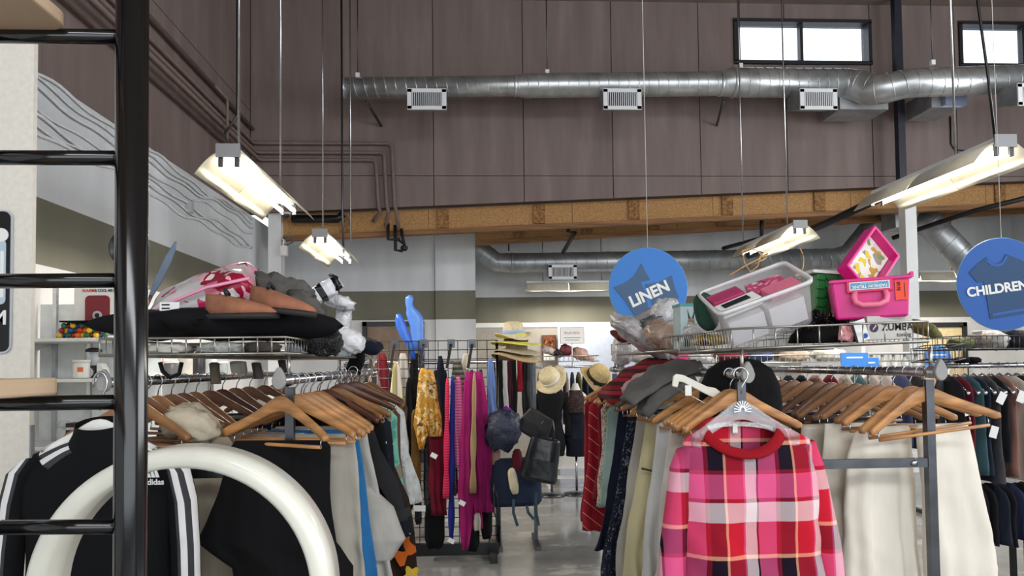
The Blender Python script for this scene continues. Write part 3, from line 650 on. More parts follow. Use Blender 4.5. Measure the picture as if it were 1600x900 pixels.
for k, (y, kind, m, fl, L, a, nm, lab, cat) in enumerate(items):
    rz = random.Random(k).uniform(-.03, .03)+.1
    hanger(kind, (RA, y, RZ), rz, '%s hanger back from the sweatshirt on the aisle rail, holding the %s' % (ORD[k+2], nm.replace('_', ' ')), 'wooden hangers, right rack aisle rail', random.Random(k+50).uniform(-.04, .05))
    z0 = -.185
    if cat in ('trousers', 'skirt'): rows = [(z0, a*.86, .012), (z0-.012, a*.93, .02), (z0-.1, a, .028, -.0), (z0-.4, a, .034, -fl*.5), (z0-L, a+.02, .04, -fl)]
    else: rows = [(-.08, .05, .02), (-.105, .11, .03), (-.15, .19, .035), (-.2, a+.02, .04), (-.4, a+.01, .045, -fl*.4), (-.08-L, a+.02, .055, -fl)]
    g = drape(nm, lab, cat, m, (RA, y+.012, RZ), rows, rz, GRP, K=72, amp=.02, seed=k)
    if nm == 'khaki_trousers':
        for i, pts in enumerate(([(-.235, -.058, -.38), (-.16, -.05, -.40), (-.09, -.052, -.41)], [(-.17, -.052, -.30), (-.175, -.055, -.45), (-.185, -.058, -.55), (-.11, -.055, -.56)])):
            bm = B(); band(bm, pts, .008, .002, (0, 0, 1) if i == 0 else (1, 0, .3)); obj('topstitching', bm, STITCH, g)
for k, y in enumerate((2.50, 2.555, 2.61)):
    hanger('wood', (RA-.015, y, RZ), .2+.05*k, 'bare pale wooden hanger in the clutch behind the ivory one, %s from the front' % ORD[k+1], 'wooden hangers, right rack aisle rail', .02*k)
# shirts thrown over the rail
GJ = fabric('charcoal_twill', (92, 90, 88)); DRP = stripes('dark_red_plaid', 2, .06, [(0, (120, 14, 26)), (.3, (50, 16, 22)), (.62, (146, 22, 34)), (.9, (36, 14, 18))])
# ---- right rack, wall-side rail
rnd = random.Random(11)
WH2 = fabric('white_denim', (228, 221, 206), .05, .85, .3)
ys = [2.44, 2.52, 2.62, 2.70, 2.78, 2.88, 2.98, 3.08, 3.2, 3.32, 3.46, 3.6, 3.8, 4.0, 4.25, 4.5]
for k, y in enumerate(ys):
    hanger(('wood', 'wood', 'wood', 'tan', 'tan', 'brown', 'tan', 'brown', 'brown', 'tan', 'brown', 'brown', 'tan', 'brown', 'brown', 'tan')[k], (RB-.02, y, RZ), (-.02, .05, .1, .2, .15, .2, .1, .25, .1, .15, .2, .1, .1, .15, .1, .1)[k], '%s wooden hanger from the front on the right rack rail by the white trousers' % ORD[k+1], 'wooden hangers, right rack outer rail', -.12 if k < 2 else rnd.uniform(-.08, .04))
drape('white_trousers', 'white denim trousers with hem folds, right of the rack post', 'trousers', WH2, (RB+.13, 2.54, RZ), [(-.185, .10, .014, -.02), (-.20, .112, .02, -.02), (-.35, .118, .03, 0), (-.7, .15, .04, .045), (-1.05, .15, .04, .06)], .18, K=62, amp=.011, seed=2)
drape('white_trousers', 'gathered white trousers, left of the rack post', 'trousers', WH2, (RB-.10, 2.58, RZ), [(-.195, .085, .014, .035), (-.215, .11, .025, .02), (-.3, .128, .035, .005), (-.5, .138, .04, -.005), (-.8, .145, .05, -.005), (-1.05, .145, .05, 0)], .1, K=110, amp=.013, seed=3)
SAT = mat('taupe_satin', (176, 166, 152), .35, 0, .15, 8, .4, 20, (1, 1, .3))
drape('satin_trousers', 'crinkled taupe satin trousers behind the crossbar bolt', 'trousers', SAT, (RB-.19, 2.78, RZ), [(-.2, .10, .02), (-.35, .12, .03), (-.95, .13, .045, -.02)], .1, K=60, amp=.014, seed=5)
drape('ivory_skirt', 'ivory pleated skirt with elastic waist between satin and white trousers', 'skirt', CREAMF, (RB-.16, 2.68, RZ), [(-.19, .09, .02), (-.3, .10, .03), (-.9, .12, .045, .01)], .1, K=90, amp=.016, seed=6)
cols = [(60, 58, 60), (98, 84, 70), (30, 34, 52), (150, 142, 128), (70, 30, 36), (44, 44, 48), (120, 126, 130), (36, 46, 60), (88, 70, 58), (24, 24, 28)]
nmz = ['charcoal', 'brown', 'navy', 'stone', 'maroon', 'slate', 'silver grey', 'ink blue', 'coffee', 'black']
for k, c in enumerate(cols):
    drape('hanging_trousers', '%s trousers on the outer rail of the right rack behind the white pairs' % nmz[k], 'trousers', fabric('rb_%s' % nmz[k], c), (RB-.02, 2.92+.17*k, RZ), [(-.19, .17, .014), (-.3, .2, .03), (-.9, .21, .045)], .1, 'dark trousers on the outer rail', K=60, amp=.010, seed=20+k)
# ---- left rack, aisle rail
GRP = 'garments on the aisle rail of the left rack'; HG = 'wooden hangers, left rack aisle rail'
hanger('wood', (RC-.01, 2.43, RZ), -.55, 'nearest wooden hanger on the left rack, holding black trousers', HG)
hanger('wood', (RC+.01, 2.52, RZ), -.12, 'second wooden hanger on the left rack beside the nearest one', HG, .03)
BLKT = fabric('black_wool', (9, 9, 11))
bt = drape('black_trousers', 'black wool trousers folded over the nearest hanger on the left rack', 'trousers', BLKT, (RC-.005, 2.44, RZ), [(-.195, .15, .014, -.01), (-.215, .165, .022, -.01), (-.35, .185, .03, -.03), (-.52, .225, .05, -.055), (-.6, .19, .05, .03), (-.9, .19, .05, .05)], -.12, GRP, K=40, amp=.014, seed=1)
left = [
 (2.60, 'wood', fabric('stone_chino', (172, 166, 154), .07), .03, .9, .2, 'chinos', 'light stone chinos right of the black trousers', 'trousers'),
 (2.75, 'wood', fabric('azure', (44, 112, 168), .08), .06, .85, .19, 'blue_trousers', 'bright blue trousers between stone and grey pairs', 'trousers'),
 (2.91, 'tan', fabric('pale_cargo', (188, 184, 176), .1), .10, .78, .2, 'cargo_trousers', 'pale grey cargo trousers with gathered seam bulging into the aisle', 'trousers'),
 (3.07, 'wood', BLACKF, .07, .62, .22, 'black_overalls', 'black overalls with wide straps', 'overalls'),
 (3.22, 'tan', spots('black_white_print', (22, 26, 36), [(22, 26, 36), (60, 66, 78), (200, 200, 204)], 30, thr=.2), .09, .6, .22, 'printed_dress', 'black dress with white line print', 'dress'),
 (3.38, 'wood', stripes('autumn_base', 2, 9, [(0, (46, 30, 22))]), .19, 1.05, .19, 'leaf_print_skirt', 'long dark brown skirt printed with orange leaves', 'skirt'),
 (3.54, 'wood', spots('mint_floral', (116, 186, 164), [(206, 206, 190), (92, 160, 140), (150, 196, 178), (140, 130, 110)], 11, thr=.5, warp=.3), .03, .62, .22, 'mint_dress', 'mint green dress with white flowers', 'dress'),
 (3.70, 'tan', fabric('cocoa', (92, 62, 54)), .03, .66, .22, 'brown_cardigan', 'cocoa brown cardigan beside the mint dress', 'cardigan'),
 (3.87, 'wood', mat('white_embroidery', (206, 210, 208), .85, 0, .08, 20, .9, 40), .09, .58, .22, 'white_blouse', 'pale grey white blouse with embroidered edge and paper tag', 'blouse'),
 (4.05, 'tan', fabric('sage', (140, 146, 110)), .0, .6, .2, 'sage_shirt', 'sage green shirt at the far end of the left rack', 'shirt'),
 (4.3, 'brown', fabric('umber', (84, 60, 46)), .0, .6, .2, 'umber_shirt', 'umber shirt last on the left rack aisle rail', 'shirt')]
for k, (y, kind, m, fl, L, a, nm, lab, cat) in enumerate(left):
    rz = -.1-.03*random.Random(k+3).random()
    kk = 'dark' if k in (3,) else kind
    hanger(kk, (RC+.015, y, RZ), rz-.08*(k % 3), '%s hanger back on the left rack aisle rail, holding the %s' % (ORD[k+3], nm.replace('_', ' ')), HG, random.Random(k+9).uniform(-.02, .06))
    if cat in ('trousers', 'skirt'): rows = [(-.19, a*.86, .012), (-.2, a*.93, .02), (-.29, a, .028), (-.55, a, .036, fl*.6), (-.19-L, a+.01, .04, fl)]
    else: rows = [(-.08, .05, .02), (-.105, .11, .03), (-.15, .19, .035), (-.2, a+.02, .04), (-.4, a+.01, .045, fl*.4), (-.08-L, a+.03, .055, fl)]
    g = drape(nm, lab, cat, m, (RC+.012, y+.012, RZ), rows, rz, GRP, K=72, amp=.02, seed=40+k)
    if nm == 'black_overalls':
        for i in range(2):
            bm = B(); band(bm, [(.12+.05*i, -.05, -.17), (.17+.05*i, -.07, -.30), (.25+.04*i, -.08, -.42), (.31+.02*i, -.08, -.52-.05*i)], .04, .004, (1, 0, .5)); obj('strap', bm, mat('black_webbing', (20, 20, 22), .6, 0, .1), g)
        bm = B(); band(bm, [(.36, -.08, -.53), (.28, -.085, -.56), (.20, -.09, -.60)], .035, .004, (0, 0, 1)); obj('strap', bm, MATS['black_webbing'], g)
    if nm == 'cargo_trousers':
        bm = B(); loft(bm, fold_rings([(-.42, .05, .03, .15), (-.5, .09, .05, .2), (-.62, .1, .055, .24), (-.70, .06, .04, .22)], N=24, K=30, amp=.008, seed=3)); obj('folded_leg', bm, m, g, True)
    if nm == 'white_blouse': boxes('paper_tag', [((.33, -.06, -.68), (.06, .002, .03))], PAPER, g)
    if nm == 'leaf_print_skirt':
        ORG = fabric('orange_print', (214, 104, 34)); YEL = fabric('yellow_print', (214, 178, 60))
        for i, (x, z, s, mm) in enumerate(((.22, -.60, .05, ORG), (.28, -.75, .06, ORG), (.33, -.88, .035, YEL), (.26, -.98, .045, YEL), (.35, -1.03, .04, YEL))):
            bm = B(); plate(bm, [(s*(1+.25*math.cos(5*q+i))*math.cos(q), s*1.2*(1+.25*math.cos(5*q+i))*math.sin(q)) for q in [2*PI*j/24 for j in range(24)]], .003, None, (x, -.068, z)); obj('printed_leaf', bm, mm, g)
for k, (y, kind, rz) in enumerate(((2.58, 'wood', -.02), (2.68, 'wood', .05), (2.8, 'wood', -.05), (3.3, 'dark', .12), (3.62, 'dark', .15), (3.2, 'tan', 0))):
    hanger(kind, (RC+.03, y, RZ+(.02 if kind == 'dark' else 0)), rz, ('bare pale hanger, %s of three crowded near the front of the left rack' % ORD[k+1]) if k < 3 else ['dark stained hanger angled up before the mint dress', 'dark stained hanger sticking out beyond the mint dress', 'bare tan hanger between printed dress and leaf skirt'][k-3], HG, .05 if k < 3 else -.05)
# ---- left rack, wall-side rail: tracksuit top in front
tj = thing('track_jacket', 'black track jacket with white shoulder stripes hanging behind the ladder', 'jacket', (RD+.0, 2.345, RZ))
TB = fabric('black_tricot', (8, 9, 11), .08); TW = mat('white_tricot', (226, 224, 222), .8, 0, .03); TG = mat('grey_tricot', (52, 53, 56), .85, 0, .05)
def stripe_pick(a, i):
    # stripes lie just in front of the shoulder ridge, which runs along the two ends of each ring
    q = (59-i) if i >= 45 else ((i-30) if 30 <= i < 45 else None)
    if q is None or a > 5 or a < 2: return 0
    return (1, 1, 2, 2, 1, 1, 2, 2)[q] if q < 8 else 0
rings = [neckring(.070, .050, -.122, .018, 60), neckring(.076, .055, -.15, .02, 60)]+yoke(.088, .06, -.172, -.05, .012, .220, .068, -.225, -.08)
rings += fold_rings([(-.315, .226, .07), (-.5, .215, .075), (-.9, .215, .075)], K=14, amp=.009, seed=2, pw=.85, start=.3)
bm = B(); loft(bm, rings, (False, False), stripe_pick); obj('body', bm, [TB, TW, TG], tj, True)
for s in (-1, 1):
    bm = B()
    def spick(a, i, s=s):
        q = (27-i) % 28 if s > 0 else (i-14) % 28
        return (1, 1, 1, 2, 2, 1, 1, 2)[q] if q < 8 else 0
    sleeve(bm, None, [(s*.195, 0, -.228), (s*.228, 0, -.27), (s*.25, 0, -.36), (s*.262, -.005, -.5), (s*.268, -.01, -.66), (s*.262, -.01, -.85)], .045, .042, N=28, mats=spick, flat=.9); obj('sleeve', bm, [TB, TW, TG], tj, True)
lg = thing('x', None, None); lg.name = 'chest_logo'; lg.parent = tj; lg.location = (.198, -.082, -.272)
text('adidas', .024, TW, lg, (0, 0, -.022), bold=.0005)
for k in range(3):
    bm = B(); h = .012+.008*k; x = -.014+.012*k; plate(bm, [(x-.004, -.008), (x+.006, -.008), (x+.006-h*.35, h-.008), (x-.004-h*.35+.002, h-.008)], .0016); obj('logo_bar', bm, TW, lg)
o = thing('white_plastic_hanger', 'white plastic hanger inside the black track jacket', 'hanger', (RD, 2.345, RZ))
bm = hanger_body(.010, .014, .12, 1.0, .0); bmesh.ops.translate(bm, verts=bm.verts, vec=(0, 0, -.06)); obj('hanger_arms', bm, WHITEP, o, True)
bm = hook(.003); bmesh.ops.scale(bm, verts=bm.verts, vec=(1, 1, 1.6)); obj('hook', bm, CHROME, o, True)
HG = 'hangers on the wall side rail of the left rack'
for k, y in enumerate((2.46, 2.55, 2.64, 2.75, 2.88, 3.0, 3.15, 3.3, 3.5, 3.7, 3.95, 4.2)):
    hanger(('tan', 'brown', 'tan', 'brown', 'brown', 'tan', 'brown', 'dark', 'brown', 'brown', 'dark', 'brown')[k], (RD+.05, y, RZ), -.25+.1*math.sin(k*2.3), '%s hanger behind the track jacket on the wall side rail' % ORD[k+1], HG, .05*math.sin(k*1.7))
BEIGE = fabric('beige_linen', (186, 174, 152), .08)
d = drape('beige_trousers', 'beige linen trousers hanging right of the track jacket', 'trousers', BEIGE, (RD+.2, 2.66, RZ), [(-.2, .09, .015), (-.24, .12, .03), (-.5, .13, .04), (-1.0, .14, .05)], -.15, K=75, amp=.014, seed=7)
drape('taupe_trousers', 'taupe cotton trousers hanging between beige and black pairs', 'trousers', fabric('taupe_cotton', (128, 112, 94), .1), (RD+.27, 2.86, RZ), [(-.19, .1, .015), (-.3, .13, .03), (-1.0, .14, .05)], -.1, K=75, amp=.014, seed=9)
for k, (c, nme) in enumerate((((36, 36, 40), 'graphite'), ((58, 52, 50), 'dark brown'), ((30, 34, 50), 'midnight blue'), ((120, 114, 104), 'grey beige'), ((40, 40, 44), 'anthracite'), ((90, 80, 70), 'mocha'), ((24, 24, 28), 'jet black'))):
    drape('hanging_trousers', '%s trousers on the wall side rail of the left rack' % nme, 'trousers', fabric('rd_'+nme, c), (RD+.06, 3.02+.2*k, RZ), [(-.19, .17, .014), (-.3, .2, .03), (-.9, .21, .045)], -.1, 'trousers on the wall side rail', K=60, amp=.010, seed=70+k)
# ================================================================ ladder shelf and hoop close to the camera
GLB = mat('gloss_black_steel', (12, 12, 14), .16, .1, 0, spec=.7)
Yl = 1.2
ld = thing('ladder_shelf', 'glossy black tubular ladder frame in the left foreground', 'ladder shelf', (at(205, 500, Yl).x, Yl, 0))
L0 = ld.location
tubes('upright', [[V((at(203.5, 900, Yl).x+.004-L0.x, 0, 0)), V((at(207.5, 0, Yl).x-L0.x-.002, 0, 2.6))]], .0245, GLB, ld, 24)
xl = at(-70, 500, Yl).x
tubes('upright', [[V((xl-L0.x, 0, 0)), V((xl-L0.x, 0, 2.6))]], .0245, GLB, ld, 24)
for py in (-132, 58, 247, 438, 628, 823, 1015, 1205):
    a = at(200, py, Yl); b = at(2, py+1, Yl) if py == 823 else V((xl, Yl, a.z))
    tubes('rung', [[a-L0, b-L0]], .0118, GLB, ld, 14)
PLANK = mat('pale_oak_plank', (206, 178, 146), .5, 0, .12, 5, .08, 30, (.6, .12, 3))
for px, py, th, lab in ((108, 46, .022, 'pale wooden shelf plank overhead at the top left'), (98, 616, .026, 'pale wooden shelf plank at eye level on the left')):
    p = at(px, py, Yl-.012); bm = B(); n = 8; out = [(xl-.1, Yl-.75), (p.x, Yl-.75)] + [(p.x-.03+.03*math.cos(q), Yl-.035+.03*math.sin(q)) for q in [PI/2*k/5 for k in range(6)]] + [(xl-.1, Yl-.005)]
    loft(bm, [[V((x, y, p.z)) for x, y in out], [V((x, y, p.z+th)) for x, y in out]])
    tag(obj('shelf_plank', bm, PLANK, bevel=.004), lab, 'shelf')
# white hoop
Yh = 1.62; c = at(292, 927, Yh); Rh = .29
o = thing('white_hoop', 'large glossy white hoop standing behind the black ladder', 'hoop', (c.x, c.y, 0))
bm = B(); prof = [(-.020, -.046), (-.012, -.053), (.010, -.053), (.020, -.045), (.022, .05), (.014, .056), (-.014, .056), (-.022, .05)]; Rr = []
for k in range(96):
    a = 2*PI*k/96; Rr.append([bm.verts.new((math.cos(a)*(Rh+dx), dy, c.z+math.sin(a)*(Rh+dx))) for dx, dy in prof])
for k in range(96):
    for j in range(8): bm.faces.new((Rr[k][j], Rr[(k+1) % 96][j], Rr[(k+1) % 96][(j+1) % 8], Rr[k][(j+1) % 8]))
h = obj('ring', bm, mat('gloss_ivory', (236, 234, 220), .18, 0, .02, spec=.6), o, True); h.rotation_euler = (0, 0, .0)
tubes('stem', [[(0, 0, .03), (0, 0, c.z-Rh+.01)]], .018, WHITEP, o, 12)
bm = B(); lathe(bm, [(.17, 0), (.18, .01), (.17, .025), (.03, .035)], 32); obj('base', bm, WHITEP, o, True)
# sign on the partition
o = thing('room_sign', 'black bordered room sign on the stucco partition', 'sign', at(-42, 440, 3.29))
def rrect(w, h, r, n=5): return [(sx*(w/2-r)+r*math.cos(a), sz*(h/2-r)+r*math.sin(a)) for sx, sz, a0 in ((1, 1, 0), (-1, 1, PI/2), (-1, -1, PI), (1, -1, 1.5*PI)) for a in [a0+PI/2*k/n for k in range(n+1)]]
bm = B(); plate(bm, rrect(.325, .62, .035), .008); obj('backing', bm, mat('silver_edge', (200, 206, 212), .4, .4, 0), o)
bm = B(); plate(bm, rrect(.312, .607, .03), .008, None, (0, -.003, 0)); obj('black_face', bm, mat('sign_black', (16, 16, 18), .3, 0, 0), o)
bm = B(); plate(bm, rrect(.28, .28, .02), .004, None, (0, -.007, .04)); obj('picture_field', bm, mat('sign_blue_grey', (184, 202, 214), .5, 0, 0), o)
text('ROOM', .085, PAPER, o, (.148, -.0082, -.16), align='RIGHT', bold=.002)
bm = B(); lathe(bm, [(.03, -.002), (.03, .002)], 16, (.12, -.009, .2), Matrix.Rotation(PI/2, 3, 'X')); obj('emblem', bm, PAPER, o)
for k in range(2): boxes('picture_bar', [((.08+.045*k, -.0095, .03), (.014, .002, .2))], PAPER, o)
# white shelving on the left wall with goods
SHW = mat('white_shelf', (226, 228, 226), .5, 0, .03)
Ys = 4.85
o = thing('wall_shelving', 'white shelving with steel uprights against the left wall', 'shelving', (XL, Ys, 0))
zA = at(120, 527, Ys).z; zB = at(120, 591, Ys).z
x0, x1 = .02, at(183, 520, Ys).x-XL+.1
for z in (zA, zB, 1.06, .4): boxes('shelf_board', [(((x0+x1)/2, .22, z-.015), (x1-x0, .42, .022))], SHW, o, bevel=.003)
boxes('back_panel', [(((x0+x1)/2, .44, 1.0), (x1-x0, .01, 2.0))], mat('pale_panel', (226, 231, 233), .6, 0, .03), o)
for px in (84, 138):
    xx = at(px, 500, Ys+.4).x-XL; boxes('upright', [((max(xx, .03), .42, 1.1), (.025, .03, 2.2))], CHROME, o)
for z in (zA, zB):
    bm = B(); plate(bm, [(0, 0), (.2, 0), (.2, -.02), (.0, -.07)], .006, Matrix.Rotation(PI/2, 3, 'Z'), (x0+.06, .22, z-.027)); obj('bracket', bm, SHW, o)
def boxed(name, label, cat, px0, px1, py0, py1, Y, depth, m, group=None, bevel=.004):
    a = at(px0, py1, Y); b = at(px1, py0, Y); w, h = b.x-a.x, b.z-a.z
    o = thing(name, label, cat, ((a.x+b.x)/2, Y+depth/2, a.z), 0, group)
    boxes('body', [((0, 0, h/2), (w, depth, h))], m, o, bevel=bevel); return o, w, h
o, w, h = boxed('humidifier_box', 'white carton with a dark red humidifier picture on the shelf', 'box', 115, 190, 440, 523, Ys+.12, .2, PAPER)
bm = B(); plate(bm, rrect(w*.52, h*.56, .03), .004, None, (.0, -.102, h*.46)); obj('humidifier_picture', bm, mat('picture_maroon', (128, 38, 50), .5, 0, 0), o)
bm = B(); lathe(bm, [(.03, -.003), (.03, .003)], 20, (.0, -.104, h*.36), Matrix.Rotation(PI/2, 3, 'X')); obj('picture_dial', bm, mat('picture_grey', (190, 190, 196), .5, 0, 0), o)
bm = B(); lathe(bm, [(.015, -.003), (.015, .003)], 20, (.0, -.107, h*.36), Matrix.Rotation(PI/2, 3, 'X')); obj('picture_dial_centre', bm, INK, o)
text('WARM', .026, mat('print_red', (206, 60, 50), .6, 0, 0), o, (-.06, -.101, h*.83), bold=.0006); text('& COOL MIST', .026, mat('print_blue', (40, 60, 90), .6, 0, 0), o, (.045, -.101, h*.83), bold=.0006, width=.8)
for k in range(5):
    bm = B(); lathe(bm, [(.009, -.001), (.009, .001)], 12, (w*.40, -.101, h*(.72-.12*k)), Matrix.Rotation(PI/2, 3, 'X')); obj('icon', bm, mat('icon_grey', (120, 122, 128), .6, 0, 0), o)
# bag of coloured balls
cols = [(226, 186, 30), (206, 50, 40), (34, 120, 70), (40, 76, 150), (224, 110, 40), (150, 30, 50), (30, 90, 60), (240, 200, 40)]; cn = ['yellow', 'red', 'green', 'blue', 'orange', 'wine red', 'dark green', 'golden']
rb = random.Random(2)
k = 0
for row in range(3):
    for i in range(11-row):
        px = 93+7.2*i+3.5*row; q = at(px, 518-8*row, Ys+.06+.02*(i % 2)); c = cols[(i*3+row*5) % 8]
        bm = B(); bmesh.ops.create_icosphere(bm, subdivisions=2, radius=.019); ob = obj('toy_egg', bm, mat('toy_'+cn[(i*3+row*5) % 8], c, .3, 0, 0), None, True, loc=(q.x, q.y, zA+.016+.031*row)); ob.scale = (1, 1, 1)
        tag(ob, '%s plastic ball, %s from the left in the %s row of the heap' % (cn[(i*3+row*5) % 8], ORD[i+1], ('bottom', 'middle', 'top')[row]), 'ball', 'coloured balls on the shelf')
bm = B(); plate(bm, rrect(.25, .01, .004), .12, None, (0, 0, 0)); tag(obj('plastic_strip', bm, BLACKF, loc=(at(135, 502, Ys+.1).x, Ys+.07, zA+.103)), 'flat black strip lying over the coloured balls', 'strip')
o = thing('white_jar', 'white lidded jar with an orange label on the lower shelf', 'jar', (at(127, 590, Ys+.1).x, Ys+.1, zB)); bm = B(); lathe(bm, [(.048, 0), (.05, .004), (.05, .095), (.046, .1)], 24); obj('body', bm, WHITEP, o, True)
bm = B(); lathe(bm, [(.053, .1), (.053, .115), (.05, .118), (0, .118)], 24); obj('lid', bm, WHITEP, o, True); boxes('orange_label', [((.018, -.049, .055), (.035, .006, .03))], mat('orange_sticker', (236, 120, 70), .6, 0, 0), o)
o = thing('blender', 'small blender with clear jug and black lid on the lower shelf', 'blender', (at(146, 590, Ys+.2).x, Ys+.2, zB)); bm = B(); lathe(bm, [(.05, 0), (.05, .03), (.04, .07), (.036, .08)], 20); obj('base', bm, mat('blender_black', (30, 30, 34), .4, 0, 0), o, True)
bm = B(); lathe(bm, [(.036, .08), (.046, .17)], 20); obj('jug', bm, film('jug_clear', (220, 226, 230), .35), o, True); bm = B(); lathe(bm, [(.05, .17), (.05, .185), (.03, .197), (0, .2)], 20); obj('lid', bm, MATS['blender_black'], o, True)
bm = B(); lathe(bm, [(.035, -.004), (.035, .004)], 20, (-.01, -.055, .035), Matrix.Rotation(PI/2, 3, 'X')); obj('dial', bm, PAPER, o)
o = thing('white_iron', 'white rounded appliance beside the blender on the lower shelf', 'appliance', (at(160, 590, Ys+.14).x, Ys+.14, zB)); bm = B(); plate(bm, [(-.025, 0), (.035, 0), (.03, .06), (.01, .095), (-.025, .1)], .07); obj('body', bm, WHITEP, o, bevel=.012)
# ================================================================ goods piled in the baskets
def blob(name, label, cat, m, c, s, rot=(0, 0, 0), seed=0, amp=.1, fr=3.0, e1=.8, e2=.8, group=None, parent=None, nlat=16, nlon=28):
    """rounded lump of half sizes s; low exponents give boxy, noise gives creases"""
    sg = lambda v, e: math.copysign(abs(v)**e, v); bm = B(); rings = []
    for i in range(1, nlat):
        la = -PI/2+PI*i/nlat; ring = []
        for k in range(nlon):
            lo = 2*PI*k/nlon; d = V((sg(math.cos(la), e1)*sg(math.cos(lo), e2), sg(math.cos(la), e1)*sg(math.sin(lo), e2), sg(math.sin(la), e1)))
            n = 1+amp*(noise.noise(d*fr+V((seed*7.3, 0, 0)))+.6*noise.noise(d*fr*2.3+V((0, seed*3.1, 0)))-.35*abs(noise.noise(d*fr*1.7+V((0, 0, seed)))))
            ring.append(V((d.x*s[0]*n, d.y*s[1]*n, d.z*s[2]*n)))
        rings.append(ring)
    loft(bm, rings); o = obj(name, bm, m, parent, True, loc=c, rot=rot)
    if label: tag(o, label, cat, group)
    return o
def cushion(name, label, cat, m, c, w, d, h, rot, seed=0, parent=None, pinch=.35, n=18):
    bm = B(); vt = {}; 
    def P(i, j, sgn):
        u, v = i/n*2-1, j/n*2-1; t = max(0, (1-abs(u)**2.6))*max(0, (1-abs(v)**2.6)); t = t**pinch
        k = 1-.05*(u*u*v*v) ; e = .06*noise.noise(V((u*2+seed, v*2, sgn)))
        return V((u*w/2*(1-.07*(1-abs(v)**3)*abs(u)), v*d/2*(1-.07*(1-abs(u)**3)*abs(v)), sgn*h/2*t*(1+e*4)))
    for sgn in (-1, 1):
        for i in range(n+1):
            for j in range(n+1):
                edge = i in (0, n) or j in (0, n)
                if sgn == 1 and edge: vt[i, j, 1] = vt[i, j, -1]
                else: vt[i, j, sgn] = bm.verts.new(P(i, j, sgn))
        for i in range(n):
            for j in range(n): bm.faces.new((vt[i, j, sgn], vt[i+1, j, sgn], vt[i+1, j+1, sgn], vt[i, j+1, sgn]))
    o = obj(name, bm, m, parent, True, loc=c, rot=rot)
    if label: tag(o, label, cat)
    return o
BAG = mat('crinkled_plastic', (206, 206, 208), .22, 0, .18, 12, 1.0, 26, spec=.7); BAG2 = mat('milky_plastic', (190, 186, 186), .25, 0, .2, 10, 1.0, 22, spec=.7)
SQ = spots('black_sequins', (14, 14, 16), [(230, 230, 232), (90, 90, 94)], 130, .5, .22)
# ---- left pile
cushion('black_cushion', 'flat black seat cushion lying across the left basket', 'cushion', fabric('black_cushion_cover', (10, 10, 13)), at(385, 508, 2.74), .62, .46, .11, (0, .03, .45), 1, pinch=.3)
cushion('black_cushion', 'second thin black cushion under the pink quilt bag', 'cushion', MATS['black_cushion_cover'], at(270, 508, 2.66), .4, .4, .10, (0, -.03, -.1), 3)
QB = spots('pink_quilt_print', (222, 200, 204), [(176, 44, 84), (226, 170, 184), (150, 26, 54), (226, 214, 214), (196, 190, 190), (206, 120, 140)], 13, .2, .9, .35)
o = cushion('quilt_bag', 'pink and white child quilt in a zipped clear plastic bag', 'quilt bag', QB, at(322, 464, 2.80), .40, .34, .15, (.35, -.38, .1), 5, pinch=.25)
rm = o.rotation_euler.to_matrix().inverted(); sp_ = boxes('price_sticker', [((0, 0, 0), (.064, .003, .034))], PAPER, o); sp_.location = rm @ (at(265, 480, 2.52)-o.location); sp_.rotation_euler = rm.to_euler()
for k in range(2): q_ = boxes('sticker_print', [((-.012+.0*k, -.002, -.004+.012*k), (.026, .001, .005))], INK, o); q_.location = sp_.location; q_.rotation_euler = sp_.rotation_euler
tubes('zip_piping', [[(-.19, -.15, .03), (-.1, -.168, .055), (.05, -.168, .06), (.19, -.15, .035)]], .006, mat('pink_piping', (232, 150, 180), .4, 0, 0), o)
TAN = mat('tan_suede', (150, 98, 72), .9, 0, .15, 12, .3, 40); SOLE = mat('dark_sole', (34, 33, 34), .7, 0, .05)
def slipper(label, c, rot):
    o = thing('slipper', label, 'slipper', c); o.rotation_euler = rot; o.scale = (.88, .95, 1.05); bm = B(); rings = []
    for i in range(11):
        f = i/10; x = .13-.26*f; w = .048*(math.sin(PI*min(1, .12+f*.95))**.5)*(.8+.2*f)+.004; h = .012+.062*(f**.75) if f < .72 else .062+.012*(f-.72)
        rings.append([V((x, w*math.cos(a), h*max(0, math.sin(a))**.8)) for a in [PI*k/9 for k in range(10)]])
    loft(bm, rings); obj('upper', bm, TAN, o, True)
    bm = B(); out = [(.14*math.cos(a), .05*math.sin(a)*(1+.1*math.cos(a))) for a in [2*PI*k/24 for k in range(24)]]
    loft(bm, [[V((x, y, -.018)) for x, y in out], [V((x*1.01, y*1.03, -.002)) for x, y in out]]); obj('sole', bm, SOLE, o, True)
    bm = B(); tube(bm, [(-.05, .03, .062), (-.06, 0, .078), (-.05, -.03, .062)], .008, 6); obj('collar', bm, SOLE, o, True); return o
slipper('tan suede slipper with dark sole, upper one on the left pile', at(440, 482, 2.56), (0, .12, -.1))
slipper('tan suede slipper, lower one beside the quilt bag', at(378, 490, 2.52), (0, -.02, .15))
blob('grey_jacket', 'crumpled dark grey jacket heaped behind the slippers', 'jacket', fabric('ash_grey', (84, 82, 78), .2), at(440, 466, 2.95), (.13, .10, .085), (0, .35, 0), 3, .35, 2.2)
blob('grey_jacket', 'dark grey sleeve bundle sloping down right of the slippers', 'jacket', MATS['ash_grey'], at(478, 478, 2.86), (.075, .06, .045), (0, .65, 0), 5, .25)
o = blob('wrapped_shoe', 'black and white shoe wrapped in clear plastic on top of the pile', 'shoe', stripes('black_white_bands', 0, .075, [(0, (226, 226, 230)), (.35, (20, 20, 24)), (.72, (210, 212, 216))], .3), at(505, 456, 3.15), (.085, .05, .036), (0, -.55, .2), 8, .2, e1=.5)
tubes('shoe_strap', [[(.05, -.05, -.03), (.075, -.05, .02), (.06, -.02, .045)]], .008, BLACKM, o)
